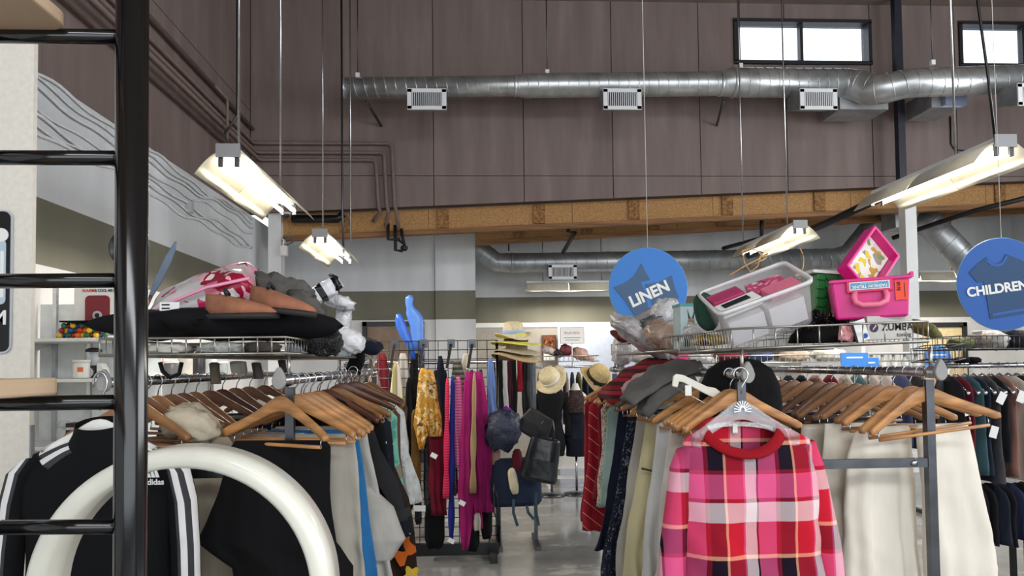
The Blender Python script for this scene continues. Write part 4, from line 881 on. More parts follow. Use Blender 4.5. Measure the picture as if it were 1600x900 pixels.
blob('plastic_bag', 'crinkled clear bag with navy cloth beside the wrapped shoe', 'plastic bag', BAG, at(530, 472, 3.25), (.07, .06, .03), (0, .3, 0), 11, .25)
blob('plastic_bag', 'white crinkled plastic bag at the right end of the left pile', 'plastic bag', mat('white_bag', (226, 226, 228), .3, 0, .1, 10, .8, 24), at(545, 532, 3.3), (.075, .07, .05), (0, .4, 0), 13, .2)
blob('plastic_bag', 'silvery plastic bag hanging below the wrapped shoe', 'plastic bag', BAG, at(536, 502, 3.3), (.035, .05, .075), (0, .2, 0), 14, .22)
blob('sequin_beret', 'black sequined beret drooping over the basket edge', 'beret', SQ, at(498, 530, 2.80), (.088, .075, .056), (0, .25, 0), 17, .25)
blob('film_parcel', 'dark parcel in glossy film under the black cushion tip', 'parcel', mat('smoky_film', (96, 98, 96), .12, 0, .35, 14, .8, 30), at(472, 516, 2.84), (.085, .07, .022), (0, -.1, 0), 19, .25)
cushion('baseball_cap', 'navy cap in clear film at the far end of the left pile', 'cap', NAVYF, at(573, 540, 3.75), .16, .14, .07, (.2, .3, 0), 2)
blob('black_strap_bag', 'black bag with strap dangling from the far left basket', 'bag', BLACKF, at(556, 568, 3.9), (.04, .05, .07), (0, .3, 0), 23, .2)
WR = stripes('pale_blue_lit_wire_stripes', 1, .034, [(0, (206, 226, 240)), (.5, (92, 140, 170))], .4)  # pale stripes in the colour imitate the lit wires of the basket
tag(boxes('blue_carton', [((-.70, 3.42, 1.622), (.16, .62, .06))], WR, bevel=.004), 'pale blue carton painted with lit wire stripes in the far left basket', 'carton')
for k, (px, py, Y, s, m, lab) in enumerate(((268, 545, 2.6, (.075, .08, .022), mat('ivory_rag', (196, 192, 182), .9, 0, .12, 10, .4), 'ivory folded cloth at the left in the near left basket'), (345, 546, 2.6, (.085, .08, .022), mat('pale_grey_rag', (168, 168, 164), .9, 0, .2, 10, .6), 'pale grey crumpled cloth in the near left basket'), (410, 546, 2.6, (.06, .07, .022), mat('brown_rag', (62, 56, 50), .9, 0, .2), 'dark brown cloth at the right in the near left basket'))):
    q = at(px, py, Y); blob('folded_cloth', lab, 'cloth', m, (q.x, Y, 1.614), s, (0, 0, .2*k), 30+k, .22)
# grey blade and dark disc seen past the ladder
o = thing('paddle_blade', 'long blue grey pointed blade rising from the left pile', 'paddle', at(236, 462, 2.9)); o.rotation_euler = (0, .38, .5)
bm = B(); plate(bm, [(-.008, 0), (.008, 0), (.014, .06), (.016, .15), (.012, .2), (.003, .235), (-.004, .23), (-.012, .16), (-.013, .07)], .006); obj('blade', bm, mat('blue_grey_blade', (70, 86, 104), .35, .2, .08), o, bevel=.002)
tubes('shaft', [[(0, 0, 0), (0, 0, -.09)]], .008, CHROME, o)
o = thing('black_pan', 'round black pan edge showing on both sides of the ladder post', 'pan', at(205, 388, 3.0)); bm = B(); lathe(bm, [(.0, 0), (.072, 0), (.078, .02), (.074, .02), (.068, .006), (0, .006)], 28, (0, 0, 0), Matrix.Rotation(PI/2, 3, 'X')); obj('dish', bm, BLACKM, o, True); tubes('handle', [[(0, 0, -.07), (0, .06, -.47)]], .009, BLACKM, o)
# ---- right pile
PKM = mat('hot_pink_plastic', (214, 34, 130), .4, 0, .03); PKL = mat('light_pink_plastic', (240, 120, 150), .4, 0, .02)
tr = thing('toy_vanity_case', 'hot pink plastic toy case with open lid and light pink handle', 'toy case', at(1388, 496, 2.53)); tr.rotation_euler = (0, -.035, -.40); tr.location.y = 2.66
W, Hh, D = .258, .142, .22
bm = B(); 
hexa(bm, [(-W/2+.012, -D/2, 0), (W/2-.012, -D/2, 0), (W/2-.012, D/2, 0), (-W/2+.012, D/2, 0), (-W/2, -D/2-.006, Hh), (W/2, -D/2-.006, Hh), (W/2, D/2+.006, Hh), (-W/2, D/2+.006, Hh)])
obj('case', bm, PKM, tr, bevel=.008)
boxes('rim', [((0, -D/2-.008, Hh-.004), (W+.012, .016, .012))], PKM, tr, bevel=.003); boxes('rim', [((W/2+.006, 0, Hh+.004), (.014, D, .02))], PKM, tr, bevel=.003)
boxes('label_plate', [((-.004, -D/2-.012, Hh-.028), (.15, .012, .042))], mat('magenta_red_plate', (220, 30, 90), .4, 0, 0), tr, bevel=.003)
boxes('label_card', [((-.004, -D/2-.019, Hh-.026), (.13, .003, .028))], PAPER, tr)
boxes('label_field', [((-.004, -D/2-.0208, Hh-.026), (.123, .002, .022))], mat('label_blue', (90, 156, 196), .6, 0, 0), tr)
text('FASHION TRUNK', .0145, PAPER, tr, (-.004, -D/2-.0222, Hh-.029), (PI/2, PI, 0), bold=.0004)
text('VERY CASE WHITE', .007, PAPER, tr, (-.004, -D/2-.0222, Hh-.019), (PI/2, PI, 0))
tubes('handle', [[(-.05, -D/2-.008, Hh-.045), (-.056, -D/2-.026, Hh-.065), (-.052, -D/2-.032, Hh-.085), (-.03, -D/2-.034, Hh-.096), (.024, -D/2-.034, Hh-.096), (.046, -D/2-.032, Hh-.085), (.05, -D/2-.026, Hh-.065), (.044, -D/2-.008, Hh-.045)]], .0105, PKL, tr, 10)
o = boxes('price_sticker', [((.098, -D/2-.009, Hh-.05), (.04, .003, .068))], mat('orange_red_sticker', (244, 78, 52), .6, 0, 0), tr)
text('$9.95', .014, INK, tr, (.089, -D/2-.012, Hh-.036), (PI/2, PI/2, 0), bold=.0004)
boxes('sticker_line', [((.108, -D/2-.0112, Hh-.05), (.002, .001, .05))], INK, tr)
lid = bpy.data.objects.new('lid', None); COL.objects.link(lid); lid.parent = tr; lid.location = (.01, .05, Hh+.072); lid.rotation_euler = (-.25, -.66, .95)
bm = B(); box(bm, (0, .012, 0), (.26, .008, .15)); obj('lid_panel', bm, PKM, lid, bevel=.003)
for nm, c, s in (('lid_edge', (0, -.012, .073), (.26, .05, .012)), ('lid_edge', (0, -.012, -.073), (.26, .05, .012)), ('lid_edge', (.127, -.012, 0), (.012, .05, .15)), ('lid_edge', (-.127, -.012, 0), (.012, .05, .15))): boxes(nm, [(c, s)], PKM, lid, bevel=.003)
for z in (-.045, 0, .045): boxes('latch', [((.137, -.02, z), (.014, .02, .022))], PKM, lid, bevel=.002)
boxes('picture_sheet', [((0, .004, 0), (.24, .004, .13))], spots('comic_sheet', (222, 222, 214), [(214, 196, 60), (206, 208, 200), (120, 150, 90), (190, 150, 70), (236, 232, 226), (150, 140, 130)], 24, .6, .5), lid)
# clear tub
TUB = film('frosted_tub', (228, 224, 226), .2, .3); RIMM = film('frosted_rim', (236, 234, 234), .75, .3)
tb = thing('storage_tub', 'tilted frosted clear storage tub full of pink and white cards', 'storage tub', at(1184, 480, 2.62)); tb.rotation_euler = (.42, -.34, -.12)
l, w, h = .335, .24, .165
def tubring(f, z, g=0): return [V((x, y, z)) for x, y in [(q[0], q[1]) for q in rrect((l*f)+g, (w*f)+g, .03, 5)]]
bm = B(); loft(bm, [tubring(.88, -h/2), tubring(.9, -h/2+.01), tubring(1, h/2), tubring(1, h/2, -.006), tubring(.9, -h/2+.012, -.006), tubring(.5, -h/2+.008)], (True, True)); obj('shell', bm, TUB, tb, True)
bm = B(); R1 = [tubring(1, h/2-.012, .012), tubring(1, h/2+.003, .016), tubring(1, h/2+.003, -.006), tubring(1, h/2-.012, -.003)]
RR = [[bm.verts.new(p) for p in r] for r in R1]; n_ = len(RR[0])
for a_ in range(4):
    for i in range(n_): bm.faces.new((RR[a_][i], RR[a_][(i+1) % n_], RR[(a_+1) % 4][(i+1) % n_], RR[(a_+1) % 4][i]))
obj('rim', bm, RIMM, tb, True)
tbM = tb.rotation_euler.to_matrix()
def intub(name, label, cat, c, s, m, rz=0):
    bm = B(); box(bm, (0, 0, 0), s); o = obj(name, bm, m, bevel=.002, loc=tb.location+tbM @ V(c)); o.rotation_euler = (tbM @ Matrix.Rotation(rz, 3, 'Z')).to_euler(); return tag(o, label, cat)
MAG = mat('magenta_card', (176, 52, 100), .45, 0, .08); PKC = mat('pink_card', (226, 118, 146), .5, 0, .03)
intub('card_box', 'magenta card box at the left in the clear tub', 'card box', (-.09, .05, .055), (.12, .08, .03), MAG, .05)
intub('card_box', 'white card box with black window in the clear tub', 'card box', (-.075, -.035, .05), (.15, .07, .03), PAPER, .1); intub('card_insert', 'black card lying on the white box in the clear tub', 'card', (-.08, -.035, .067), (.10, .035, .003), INK, .1)
intub('card_box', 'bright pink card at the right in the clear tub', 'card box', (.085, -.04, .055), (.12, .08, .025), PKC, .08)
intub('card_box', 'magenta and pink packet behind the pink card in the tub', 'card box', (.06, .05, .045), (.13, .07, .03), spots('packet_print', (190, 70, 112), [(226, 190, 200), (150, 30, 70), (230, 130, 160)], 30, .35), -.08)
intub('white_carton', 'white carton low in the clear tub at left', 'carton', (-.075, -.03, -.025), (.13, .12, .09), mat('white_card', (222, 220, 222), .6, 0, .03)); intub('white_carton', 'white carton low in the clear tub at right', 'carton', (.07, -.03, -.025), (.13, .12, .09), MATS['white_card'], .04)
tubes('x', [[V((0, 0, 0)), V((.1, 0, 0))]], .001, CHROME); bpy.data.objects.remove(bpy.data.objects['x'])
TW_ = mat('jute_twine', (196, 150, 96), .9, 0, .2, 40)
q = lambda x, y: at(x, y, 2.62)
tag(tubes('twine', [[q(1140, 430), q(1165, 415), q(1185, 405), q(1192, 395), q(1172, 388), q(1160, 392), q(1163, 410), q(1172, 425), q(1184, 416), q(1188, 402), q(1200, 396), q(1196, 404), q(1180, 412)], ], .0025, TW_, None, 6), 'looped jute twine tied over the clear tub', 'twine')
tag(tubes('twine', [[q(1250, 388), q(1254, 396), q(1256, 405), q(1255, 418), q(1252, 424)]], .002, TW_, None, 6), 'short jute twine end at the right of the tub', 'twine')
# green goods
GRN = mat('green_plastic', (30, 118, 52), .5, 0, .05); gb = thing('green_crate', 'bright green ribbed plastic crate between tub and pink trunk', 'crate', at(1288, 482, 2.9)); gb.location.z = 1.735; gb.rotation_euler = (0, .08, 0)
boxes('body', [((0, 0, .07), (.17, .2, .15))], GRN, gb, bevel=.006)
for k in range(4): boxes('rib', [((0, -.104, .02+.035*k), (.17, .008, .006))], GRN, gb)
for k in range(3): boxes('rib', [((-.05+.05*k, -.104, .07), (.006, .008, .15))], GRN, gb)
boxes('paper_flap', [((-.02, -.02, .155), (.16, .16, .012))], PAPER, gb)
t = NT('dark_green_quilting'); br = t.n('ShaderNodeTexBrick'); br.inputs['Scale'].default_value = 26; t.l(t.coord(), br.inputs[0]); t.base((22, 64, 48)); t.bump(br.outputs[1], .9, .01); QG = t.done(.8)
blob('green_oven_mitt', 'dark green quilted mitt left of the clear tub', 'oven mitt', QG, at(1103, 487, 2.72), (.042, .03, .074), (0, -.25, 0), 4, .05)
# curly black wig
o = thing('curly_wig', 'curly black wig spilling out in front of the green crate', 'wig', (at(1285, 510, 2.70).x, 2.70, 1.615)); o.scale = (1.15, 1, 1.0); rw = random.Random(9); bm = B(); bm2 = B()
for k in range(230):
    a = rw.uniform(0, 6.28); r = rw.uniform(0, .11); x, y = r*1.25*math.cos(a)-.02, r*.8*math.sin(a); z = .02+.075*max(0, 1-(r/.12)**2)*rw.uniform(.6, 1.0); R0 = rw.uniform(.008, .016); pa_ = rw.uniform(0, 6)
    tube(bm, [(x+R0*math.cos(u+pa_), y+R0*math.sin(u*1.3+pa_), z+.012*math.sin(u+1)+.004*u) for u in [j*.75 for j in range(9)]], .0016, 4)
obj('curls', bm, mat('black_hair', (16, 14, 14), .4, 0, .2), o)['kind'] = 'stuff'
lathe(bm2, [(.11, 0), (.10, .03), (.07, .06), (.0, .075)], 18); obj('cap', bm2, BLACKF, o, True)
# boxed weights with lettering
zb = thing('toning_box', 'grey white exercise box with black lettering at the right basket corner', 'box', at(1402, 531, 2.51)); zb.location.y = 2.60; zb.rotation_euler = (0, -.02, 0)
boxes('carton', [((0, 0, .045), (.165, .1, .085))], mat('pale_grey_card', (196, 194, 188), .6, 0, .03), zb, bevel=.002)
text('ZUMBA', .036, INK, zb, (.026, -.0508, .046), width=.95, bold=.0006); text('toning', .021, INK, zb, (.048, -.0508, .019))
bm = B(); lathe(bm, [(.016, -.001), (.016, .001)], 20, (-.06, -.051, .046), Matrix.Rotation(PI/2, 3, 'X')); obj('round_emblem', bm, mat('plum_ink', (60, 40, 66), .6, 0, 0), zb)
tubes('emblem_figure', [[(-.066, -.053, .038), (-.06, -.053, .046), (-.054, -.053, .052), (-.056, -.053, .056)]], .002, PAPER, zb, 5)
o = tag(boxes('hang_tag', [((0, 0, 0), (.05, .003, .075))], PAPER, None), 'white hang tag with blue dot leaning in the right basket', 'tag'); o.location = at(1344, 517, 2.50); o.rotation_euler = (.1, -.32, 0)
bm = B(); lathe(bm, [(.009, -.001), (.009, .001)], 14, (.012, -.002, -.022), Matrix.Rotation(PI/2, 3, 'X')); obj('blue_dot', bm, mat('dot_blue', (40, 90, 170), .6, 0, 0), o); boxes('black_bar', [((-.022, -.001, 0), (.008, .003, .075))], INK, o)
cushion('pink_pouch', 'small pink spotted pouch beside the hang tag', 'pouch', spots('pink_spots', (224, 160, 160), [(190, 90, 110), (240, 220, 214)], 60), at(1322, 521, 2.54), .055, .06, .03, (PI/2-.1, .2, 0), 6)
cushion('olive_pouch', 'olive pointed cushion sticking out of the basket corner', 'cushion', fabric('olive', (104, 100, 58)), at(1438, 512, 2.62), .13, .13, .04, (.3, .25, .78), 7)
# bagged linen in the second basket
q = at(1005, 528, 3.7)
blob('linen_bag', 'long white bag of linen sloping to the left of the right rack', 'linen bag', BAG2, at(1005, 528, 3.7), (.19, .12, .055), (0, .62, 0), 31, .22)
blob('linen_bag', 'upright silvery bag of striped linen below the sign lettering', 'linen bag', BAG, at(1043, 492, 3.85), (.085, .09, .085), (0, .2, .2), 33, .22)
blob('linen_bag', 'grey pillow in clear film behind the white linen bags', 'linen bag', mat('grey_film', (158, 156, 158), .25, 0, .15, 8, .7, 20), at(1016, 503, 4.1), (.13, .10, .07), (0, -.5, 0), 35, .2)
blob('linen_bag', 'tan blanket in clear film at the basket front', 'linen bag', mat('tan_film', (176, 150, 132), .25, 0, .2, 8, .8, 20), at(1040, 527, 3.45), (.10, .10, .06), (0, .5, 0), 37, .22)
blob('linen_bag', 'clear bag with a dark fold lying on the tan blanket', 'linen bag', mat('dark_film', (96, 98, 104), .2, 0, .4, 16, .9, 26), at(1018, 507, 3.6), (.06, .06, .04), (0, -.3, 0), 39, .3)
blob('linen_bag', 'pale bag hanging down at the far left corner of the right basket', 'linen bag', BAG2, at(973, 545, 4.5), (.06, .07, .11), (0, .15, 0), 41, .25)
cushion('maroon_box_cover', 'maroon fabric corner poking out of the bagged linen', 'fabric', fabric('maroon_cloth', (84, 28, 28)), at(972, 527, 4.45), .13, .12, .05, (.4, .3, .4), 3)
o, w_, h_ = boxed('donkey_print_box', 'tall box printed with a donkey left of the dark green mitt', 'box', 1064, 1094, 476, 548, 3.15, .12, mat('pale_teal_card', (176, 196, 200), .6, 0, .05))
def flat(parent, out, m, y, nm): 
    bm = B(); plate(bm, out, .003, None, (0, y, 0)); return obj(nm, bm, m, parent)
DK = mat('donkey_tan', (164, 140, 112), .7, 0, .25, 40)
flat(o, [(-.012, h_*.3), (.016, h_*.3), (.02, h_*.55), (.014, h_*.72), (-.008, h_*.72), (-.014, h_*.55)], DK, -.062, 'donkey_head')
for s in (-1, 1): flat(o, [(.003+s*.004, h_*.7), (.003+s*.011, h_*.7), (.003+s*.016, h_*.9)], INK, -.062, 'donkey_ear')
flat(o, [(-.03, h_*.08), (-.005, h_*.1), (-.008, h_*.3), (-.028, h_*.28)], mat('print_navy', (44, 60, 96), .7, 0, .2, 40), -.062, 'printed_flower')
boxes('top_edge', [((0, 0, h_), (w_+.004, .124, .012))], mat('teal_edge', (70, 150, 150), .6, 0, 0), o)
blob('yellow_cloth', 'mustard and white cloth under the tub in the side of the basket', 'cloth', spots('mustard_mix', (190, 160, 70), [(220, 216, 206), (150, 60, 60), (210, 186, 100)], 22), at(1108, 532, 2.95), (.07, .12, .022), (0, 0, 0), 45, .2)
blob('silver_bag', 'crinkled silver bag between donkey box and dark mitt', 'plastic bag', BAG, at(1086, 520, 3.0), (.045, .06, .035), (0, .3, 0), 47, .3)
# clothes slung over the rail of the right rack
def slung(name, label, cat, m, pts, w, th, seed):
    """cloth strip following a path of (pixel x, pixel y, distance), w wide in depth"""
    bm = B(); rings = []; P = [at(*p) for p in pts]; n = 4*(len(P)-1)+1; Q = []
    for i in range(n):
        f = i/(n-1)*(len(P)-1); k = min(int(f), len(P)-2); a_ = P[k].lerp(P[k+1], f-k); Q.append(a_)
    Q = [Q[0]]+[(Q[i-1]+Q[i]*2+Q[i+1])/4 for i in range(1, n-1)]+[Q[-1]]
    for i, p in enumerate(Q):
        ring = []; tt = (Q[min(i+1, n-1)]-Q[max(i-1, 0)]).normalized(); up = V((0, 1, 0)).cross(tt).normalized(); 
        if up.z < 0: up = -up
        taper = .55+.45*math.sin(PI*min(1, max(0, .12+.8*i/(n-1))))
        for k in range(32):
            a = 2*PI*k/32; e = noise.noise(V((math.cos(a)*2, math.sin(a)*2, i*.35+seed)))
            ring.append(p+V((0, w/2*taper*math.cos(a), 0))+up*(th*taper*math.sin(a)*(1+.5*e)+.012*e-.035*(w/.4)*math.cos(a)**2))
        rings.append(ring)
    loft(bm, rings); return tag(obj(name, bm, m, None, True), label, cat)
slung('charcoal_jeans', 'charcoal twill trousers slung over the hangers on the right rack', 'trousers', GJ, [(1088, 570, 2.95), (1055, 574, 2.95), (1022, 586, 2.93), (995, 604, 2.90), (974, 624, 2.88)], .3, .03, 2)
slung('charcoal_jeans', 'folded leg of charcoal cloth dropping under the slung trousers', 'trousers', GJ, [(1080, 590, 2.88), (1050, 600, 2.86), (1018, 622, 2.85), (1000, 645, 2.84)], .2, .03, 5)
slung('plaid_shirt', 'dark red plaid shirt heaped over the far hangers of the right rack', 'shirt', DRP, [(1050, 562, 3.75), (1015, 566, 3.75), (980, 585, 3.7), (955, 605, 3.65), (940, 620, 3.6)], .5, .024, 7)
slung('pink_shirt', 'pale pink cloth showing between plaid shirt and charcoal trousers', 'shirt', fabric('dusty_pink', (190, 160, 162)), [(1010, 585, 3.35), (990, 598, 3.35), (975, 612, 3.3)], .2, .022, 9)
slung('beige_hoodie', 'bundled beige hoodie resting on hangers behind the track jacket', 'hoodie', BEIGE, [(262, 668, 2.62), (285, 655, 2.62), (310, 660, 2.62), (335, 685, 2.62)], .18, .055, 11)
blob('beige_hood', 'gathered beige hood on top of the bundled hoodie', 'hood', BEIGE, at(300, 662, 2.47), (.085, .05, .05), (0, .45, 0), 51, .28, 2.4)
# ================================================================ signs, grid wall, hats, bags, far racks
BLUE = mat('sign_blue', (30, 90, 170), .55, 0, 0); BLUED = mat('sign_dark_blue', (30, 70, 112), .6, 0, 0); BLUEL = mat('sign_light_blue', (46, 120, 200), .55, 0, 0); SLATE = mat('sign_slate', (62, 92, 128), .6, 0, 0)
def disc_sign(label, px, py, Y, R, yaw, face, roll=0):
    c = at(px, py, Y); o = thing('hanging_sign', label, 'sign', c, yaw); o.rotation_euler = (0, roll, yaw)
    bm = B(); lathe(bm, [(R, -.006), (R, .006)], 64, (0, 0, 0), Matrix.Rotation(PI/2, 3, 'X')); obj('disc', bm, face, o)
    bm = B(); pts = [(R*math.cos(a), 0, R*math.sin(a)) for a in [2*PI*k/64 for k in range(65)]]; tube(bm, pts, .004, 5); obj('disc_edge', bm, mat('pale_blue_edge', (120, 170, 220), .5, 0, 0), o, True)
    tubes('string', [[(0, 0, R), (-.01, 0, 6.66-c.z)]], .0022, WHITEP, o, 4); return o
def decal(parent, out, m, nm, y=-.0085, sc=1):
    bm = B(); plate(bm, [(x*sc, z*sc) for x, z in out], .003, None, (0, y, 0)); return obj(nm, bm, m, parent)
# offsets below are in pixels from the disc centre times the metre per pixel at that distance
Y1 = 5.4; k1 = Y1/F
o = disc_sign('round blue hanging sign lettered LINEN with pillow shapes', 1013, 450, Y1, 63.5*k1, .06, BLUEL)
f = lambda pts, cx, cy, k: [((x-cx)*k, (cy-y)*k) for x, y in pts]
decal(o, f([(956, 449), (975, 442), (990, 431), (1002, 411), (1008, 424), (1016, 437), (1000, 440), (1008, 462), (1018, 508), (998, 507), (985, 487), (974, 470)], 1013, 450, k1), SLATE, 'pillow_shape')
decal(o, f([(1008, 444), (1030, 441), (1051, 430), (1056, 450), (1062, 466), (1048, 480), (1020, 482), (1016, 462)], 1013, 450, k1), SLATE, 'pillow_shape')
text('LINEN', .115, PAPER, o, ((1014-1013)*k1, -.0115, (450-460)*k1), (PI/2, -.42, 0), bold=.004)
Y2 = 4.6; k2 = Y2/F
o = disc_sign('round blue hanging sign lettered CHILDREN with a T-shirt shape', 1567, 444, Y2, 75*k2, -.05, BLUE)
decal(o, f([(1511, 425), (1525, 411), (1540, 400), (1548, 408), (1556, 411), (1566, 406), (1572, 395), (1590, 402), (1610, 412), (1625, 428), (1612, 440), (1598, 433), (1600, 470), (1603, 492), (1570, 497), (1543, 501), (1538, 465), (1534, 440), (1524, 441)], 1567, 444, k2), BLUED, 'shirt_shape')
bm = B(); band(bm, [((x-1567)*k2, -.0105, (444-y)*k2) for x, y in ((1540, 405), (1547, 411), (1556, 414), (1566, 411), (1573, 399))], .014, .002, (0, 0, 1)); obj('collar_line', bm, BLUE, o)
decal(o, f([(1546, 492), (1597, 484), (1598, 488), (1546, 496)], 1567, 444, k2), BLUE, 'hem_line', -.0105)
text('CHILDREN', .083, PAPER, o, ((1556-1567)*k2, -.0115, (444-452)*k2), (PI/2, -.12, 0), bold=.003)
def far_rack(label, xa, xb, Y, items, z=1.5, basket_=True):
    o = thing('clothes_rack', label, 'clothes rack', ((xa+xb)/2, Y, 0)); w = xb-xa
    tubes('rail', [[(-w/2, 0, z), (w/2, 0, z)]], .016, CHROME, o)
    for s in (-1, 1):
        boxes('post', [((s*w/2, 0, z/2), (.03, .03, z))], STEEL, o); boxes('foot', [((s*w/2, 0, .02), (.04, .5, .04))], STEEL, o)
    if basket_:
        for zz in (.07, .14): tubes('basket_rim', [[(-w/2, -.2, z+zz), (w/2, -.2, z+zz), (w/2, .2, z+zz), (-w/2, .2, z+zz), (-w/2, -.2, z+zz)]], .006, WIRE, o, 5)
        bm = B()
        for k in range(int(w/.06)+1): x = -w/2+.06*k; tube(bm, [(x, -.2, z+.14), (x, -.2, z+.07), (x, .2, z+.07), (x, .2, z+.14)], .003, 4)
        obj('basket_wires', bm, WIRE, o)['kind'] = 'stuff'
    return o
# ---- grid wall with scarves
YG = 6.1; g0 = at(530, 530, YG); g1 = at(776, 530, YG); zt = at(650, 533, YG).z
gw = thing('grid_wall', 'black wire grid wall standing across the aisle, hung with scarves', 'grid wall', ((g0.x+g1.x)/2, YG, 0)); w = g1.x-g0.x
bm = B(); nx = int(w/.076); 
for k in range(nx+1): x = -w/2+w*k/nx; tube(bm, [(x, 0, .08), (x, 0, zt)], .0035, 5)
for k in range(int((zt-.08)/.076)+1): z = zt-.076*k; tube(bm, [(-w/2, .005, z), (w/2, .005, z)], .0035, 5)
obj('grid_wires', bm, BLACKM, gw, True)['kind'] = 'stuff'
for s in (-1, 1): tubes('frame_post', [[(s*w/2, 0, .06), (s*w/2, 0, zt)]], .012, BLACKM, gw); 
boxes('base_beam', [((0, 0, .05), (w, .05, .09))], BLACKM, gw)
for s in (-1, 1): boxes('base_foot', [((s*(w/2-.05), 0, .025), (.06, .6, .05))], BLACKM, gw)
ARM = [585, 617, 662, 705, 738]; armx = []
for px in ARM:
    t_ = at(px, 537, YG-.03); e_ = at(px-7, 577, YG-.36); armx.append(e_)
    bm = B(); band(bm, [t_-gw.location, e_-gw.location], .022, .012, (1, 0, 0)); obj('display_arm', bm, CHROME, gw)
    boxes('arm_bracket', [(t_-gw.location, (.06, .03, .07))], STEEL, gw)
    bm = B(); bmesh.ops.create_icosphere(bm, subdivisions=1, radius=.013); obj('arm_tip', bm, CHROME, gw, True, loc=e_-gw.location)
def scarf(name, label, m, pxa, py0, pxb, py1, hw0, hw1, Y, seed, K=125, amp=.012, th=.026, cat='scarf', mid=None, tip=None):
    """hangs from (pxa, py0) down to (pxb, py1); half widths in pixels"""
    a = at(pxa, py0, Y); b = at(pxb, py1, Y); s = Y/F; L = b.z-a.z; dx = b.x-a.x
    rows = [(0, hw0*s*.5, .012), (L*.06, hw0*s, th*.7), (L*.25, (hw0*.55+hw1*.45)*s, th, dx*.2), (L*.7, hw1*s, th, dx*.7), (L, hw1*s*(tip or .92), th*.8, dx)]
    return drape(name, label, cat, m, a, rows, 0, None, K=K, amp=amp, seed=seed, nr=18)
GS = 'x'
PAIS = spots('gold_paisley', (190, 138, 50), [(226, 206, 160), (196, 146, 56), (168, 110, 36), (90, 70, 56), (206, 160, 70), (214, 190, 140)], 22, .5, .6, .3)
scarf('patterned_scarf', 'small rose grey patterned scarf on the leftmost grid arm', spots('rose_grey', (150, 128, 122), [(190, 170, 160), (110, 90, 90)], 40), 584, 578, 586, 640, 5, 13, YG-.36, 1)
scarf('olive_scarf', 'white and olive yellow scarf on the second grid arm', stripes('olive_white', 0, .075, [(0, (206, 200, 180)), (.3, (150, 148, 84)), (.55, (168, 140, 110)), (.8, (214, 210, 196))]), 619, 566, 624, 745, 6, 15, YG-.36, 2)
scarf('gold_scarf', 'gold paisley silk scarf on the middle grid arm', PAIS, 662, 575, 658, 702, 7, 12, YG-.40, 3, tip=.45)
scarf('gold_scarf', 'right hand end of the gold paisley silk scarf', PAIS, 672, 578, 678, 682, 6, 13, YG-.37, 4)
scarf('burgundy_scarf', 'plain burgundy scarf below the gold paisley one', fabric('burgundy', (110, 20, 40)), 680, 640, 686, 805, 8, 14, YG-.30, 5)
scarf('brown_scarf', 'brown gold scarf behind the paisley one', fabric('bronze', (120, 88, 40)), 648, 640, 650, 760, 5, 7, YG-.28, 6)
scarf('red_strip_scarf', 'narrow pink red ribbed scarf left of the blue one', stripes('pink_rib', 2, .02, [(0, (226, 60, 100)), (.5, (190, 36, 72))]), 699, 590, 697, 778, 3, 4.5, YG-.40, 7, amp=.003)
scarf('blue_scarf', 'narrow royal blue scarf with a white tag', fabric('royal_blue', (34, 44, 128)), 707, 588, 705, 848, 3.5, 4.5, YG-.38, 8, amp=.003)
scarf('pink_scarf', 'pink scarf with fine cross stripes', stripes('pink_fine', 2, .022, [(0, (214, 120, 160)), (.5, (180, 76, 124))]), 716, 588, 722, 730, 5, 12, YG-.36, 9)
MG = fabric('magenta_gauze', (146, 24, 94), .2)
scarf('magenta_scarf', 'large magenta gauze scarf, its left fall', MG, 732, 580, 727, 858, 7, 13, YG-.42, 10, tip=.4)
scarf('magenta_scarf', 'large magenta gauze scarf, its right fall', MG, 748, 580, 756, 800, 8, 17, YG-.38, 11)
scarf('magenta_scarf', 'large magenta gauze scarf, its middle fold', MG, 740, 580, 742, 825, 6, 13, YG-.33, 21)
scarf('tan_scarf', 'thin tan scarf hanging over the magenta one', fabric('tan_gauze', (160, 136, 98)), 741, 582, 739, 770, 2.5, 4.5, YG-.47, 12, amp=.004)
scarf('fringed_scarf', 'white knotted fringe below the tan scarf', fabric('fringe_white', (190, 184, 170)), 744, 780, 746, 828, 3, 5, YG-.34, 13)
scarf('denim_shirt', 'light blue denim shirt at the right end of the grid wall', fabric('light_denim', (98, 124, 176)), 766, 560, 770, 650, 4, 7, YG-.2, 14, cat='shirt')
scarf('navy_scarf', 'dark navy scarf behind the gold paisley', NAVYF, 688, 556, 694, 720, 5, 10, YG-.12, 15)
scarf('black_scarf', 'black scarf hanging between olive and gold ones', BLACKF, 640, 590, 642, 740, 5, 10, YG-.15, 16)
scarf('grey_knit', 'grey striped knit on the fourth grid arm', stripes('grey_knit_stripe', 2, .04, [(0, (60, 62, 60)), (.5, (116, 112, 96))]), 714, 562, 718, 606, 6, 11, YG-.26, 17)
scarf('cream_pouch', 'small cream bag hanging right of the grey knit', fabric('cream_bag', (196, 186, 166)), 728, 552, 726, 586, 4, 7, YG-.1, 18, cat='bag')
for px, py, lab in ((705, 845, 'royal blue'), (678, 712, 'plain burgundy'), (722, 786, 'its left fall')):
    q = at(px, py, YG-.47); pr_ = [x for x in bpy.data.objects if lab in x.get('label', '')][0]; o = boxes('paper_tag', [((0, 0, 0), (.05, .002, .035))], PAPER, pr_); o.location = q-pr_.location; o.rotation_euler = (0, .5, 0)
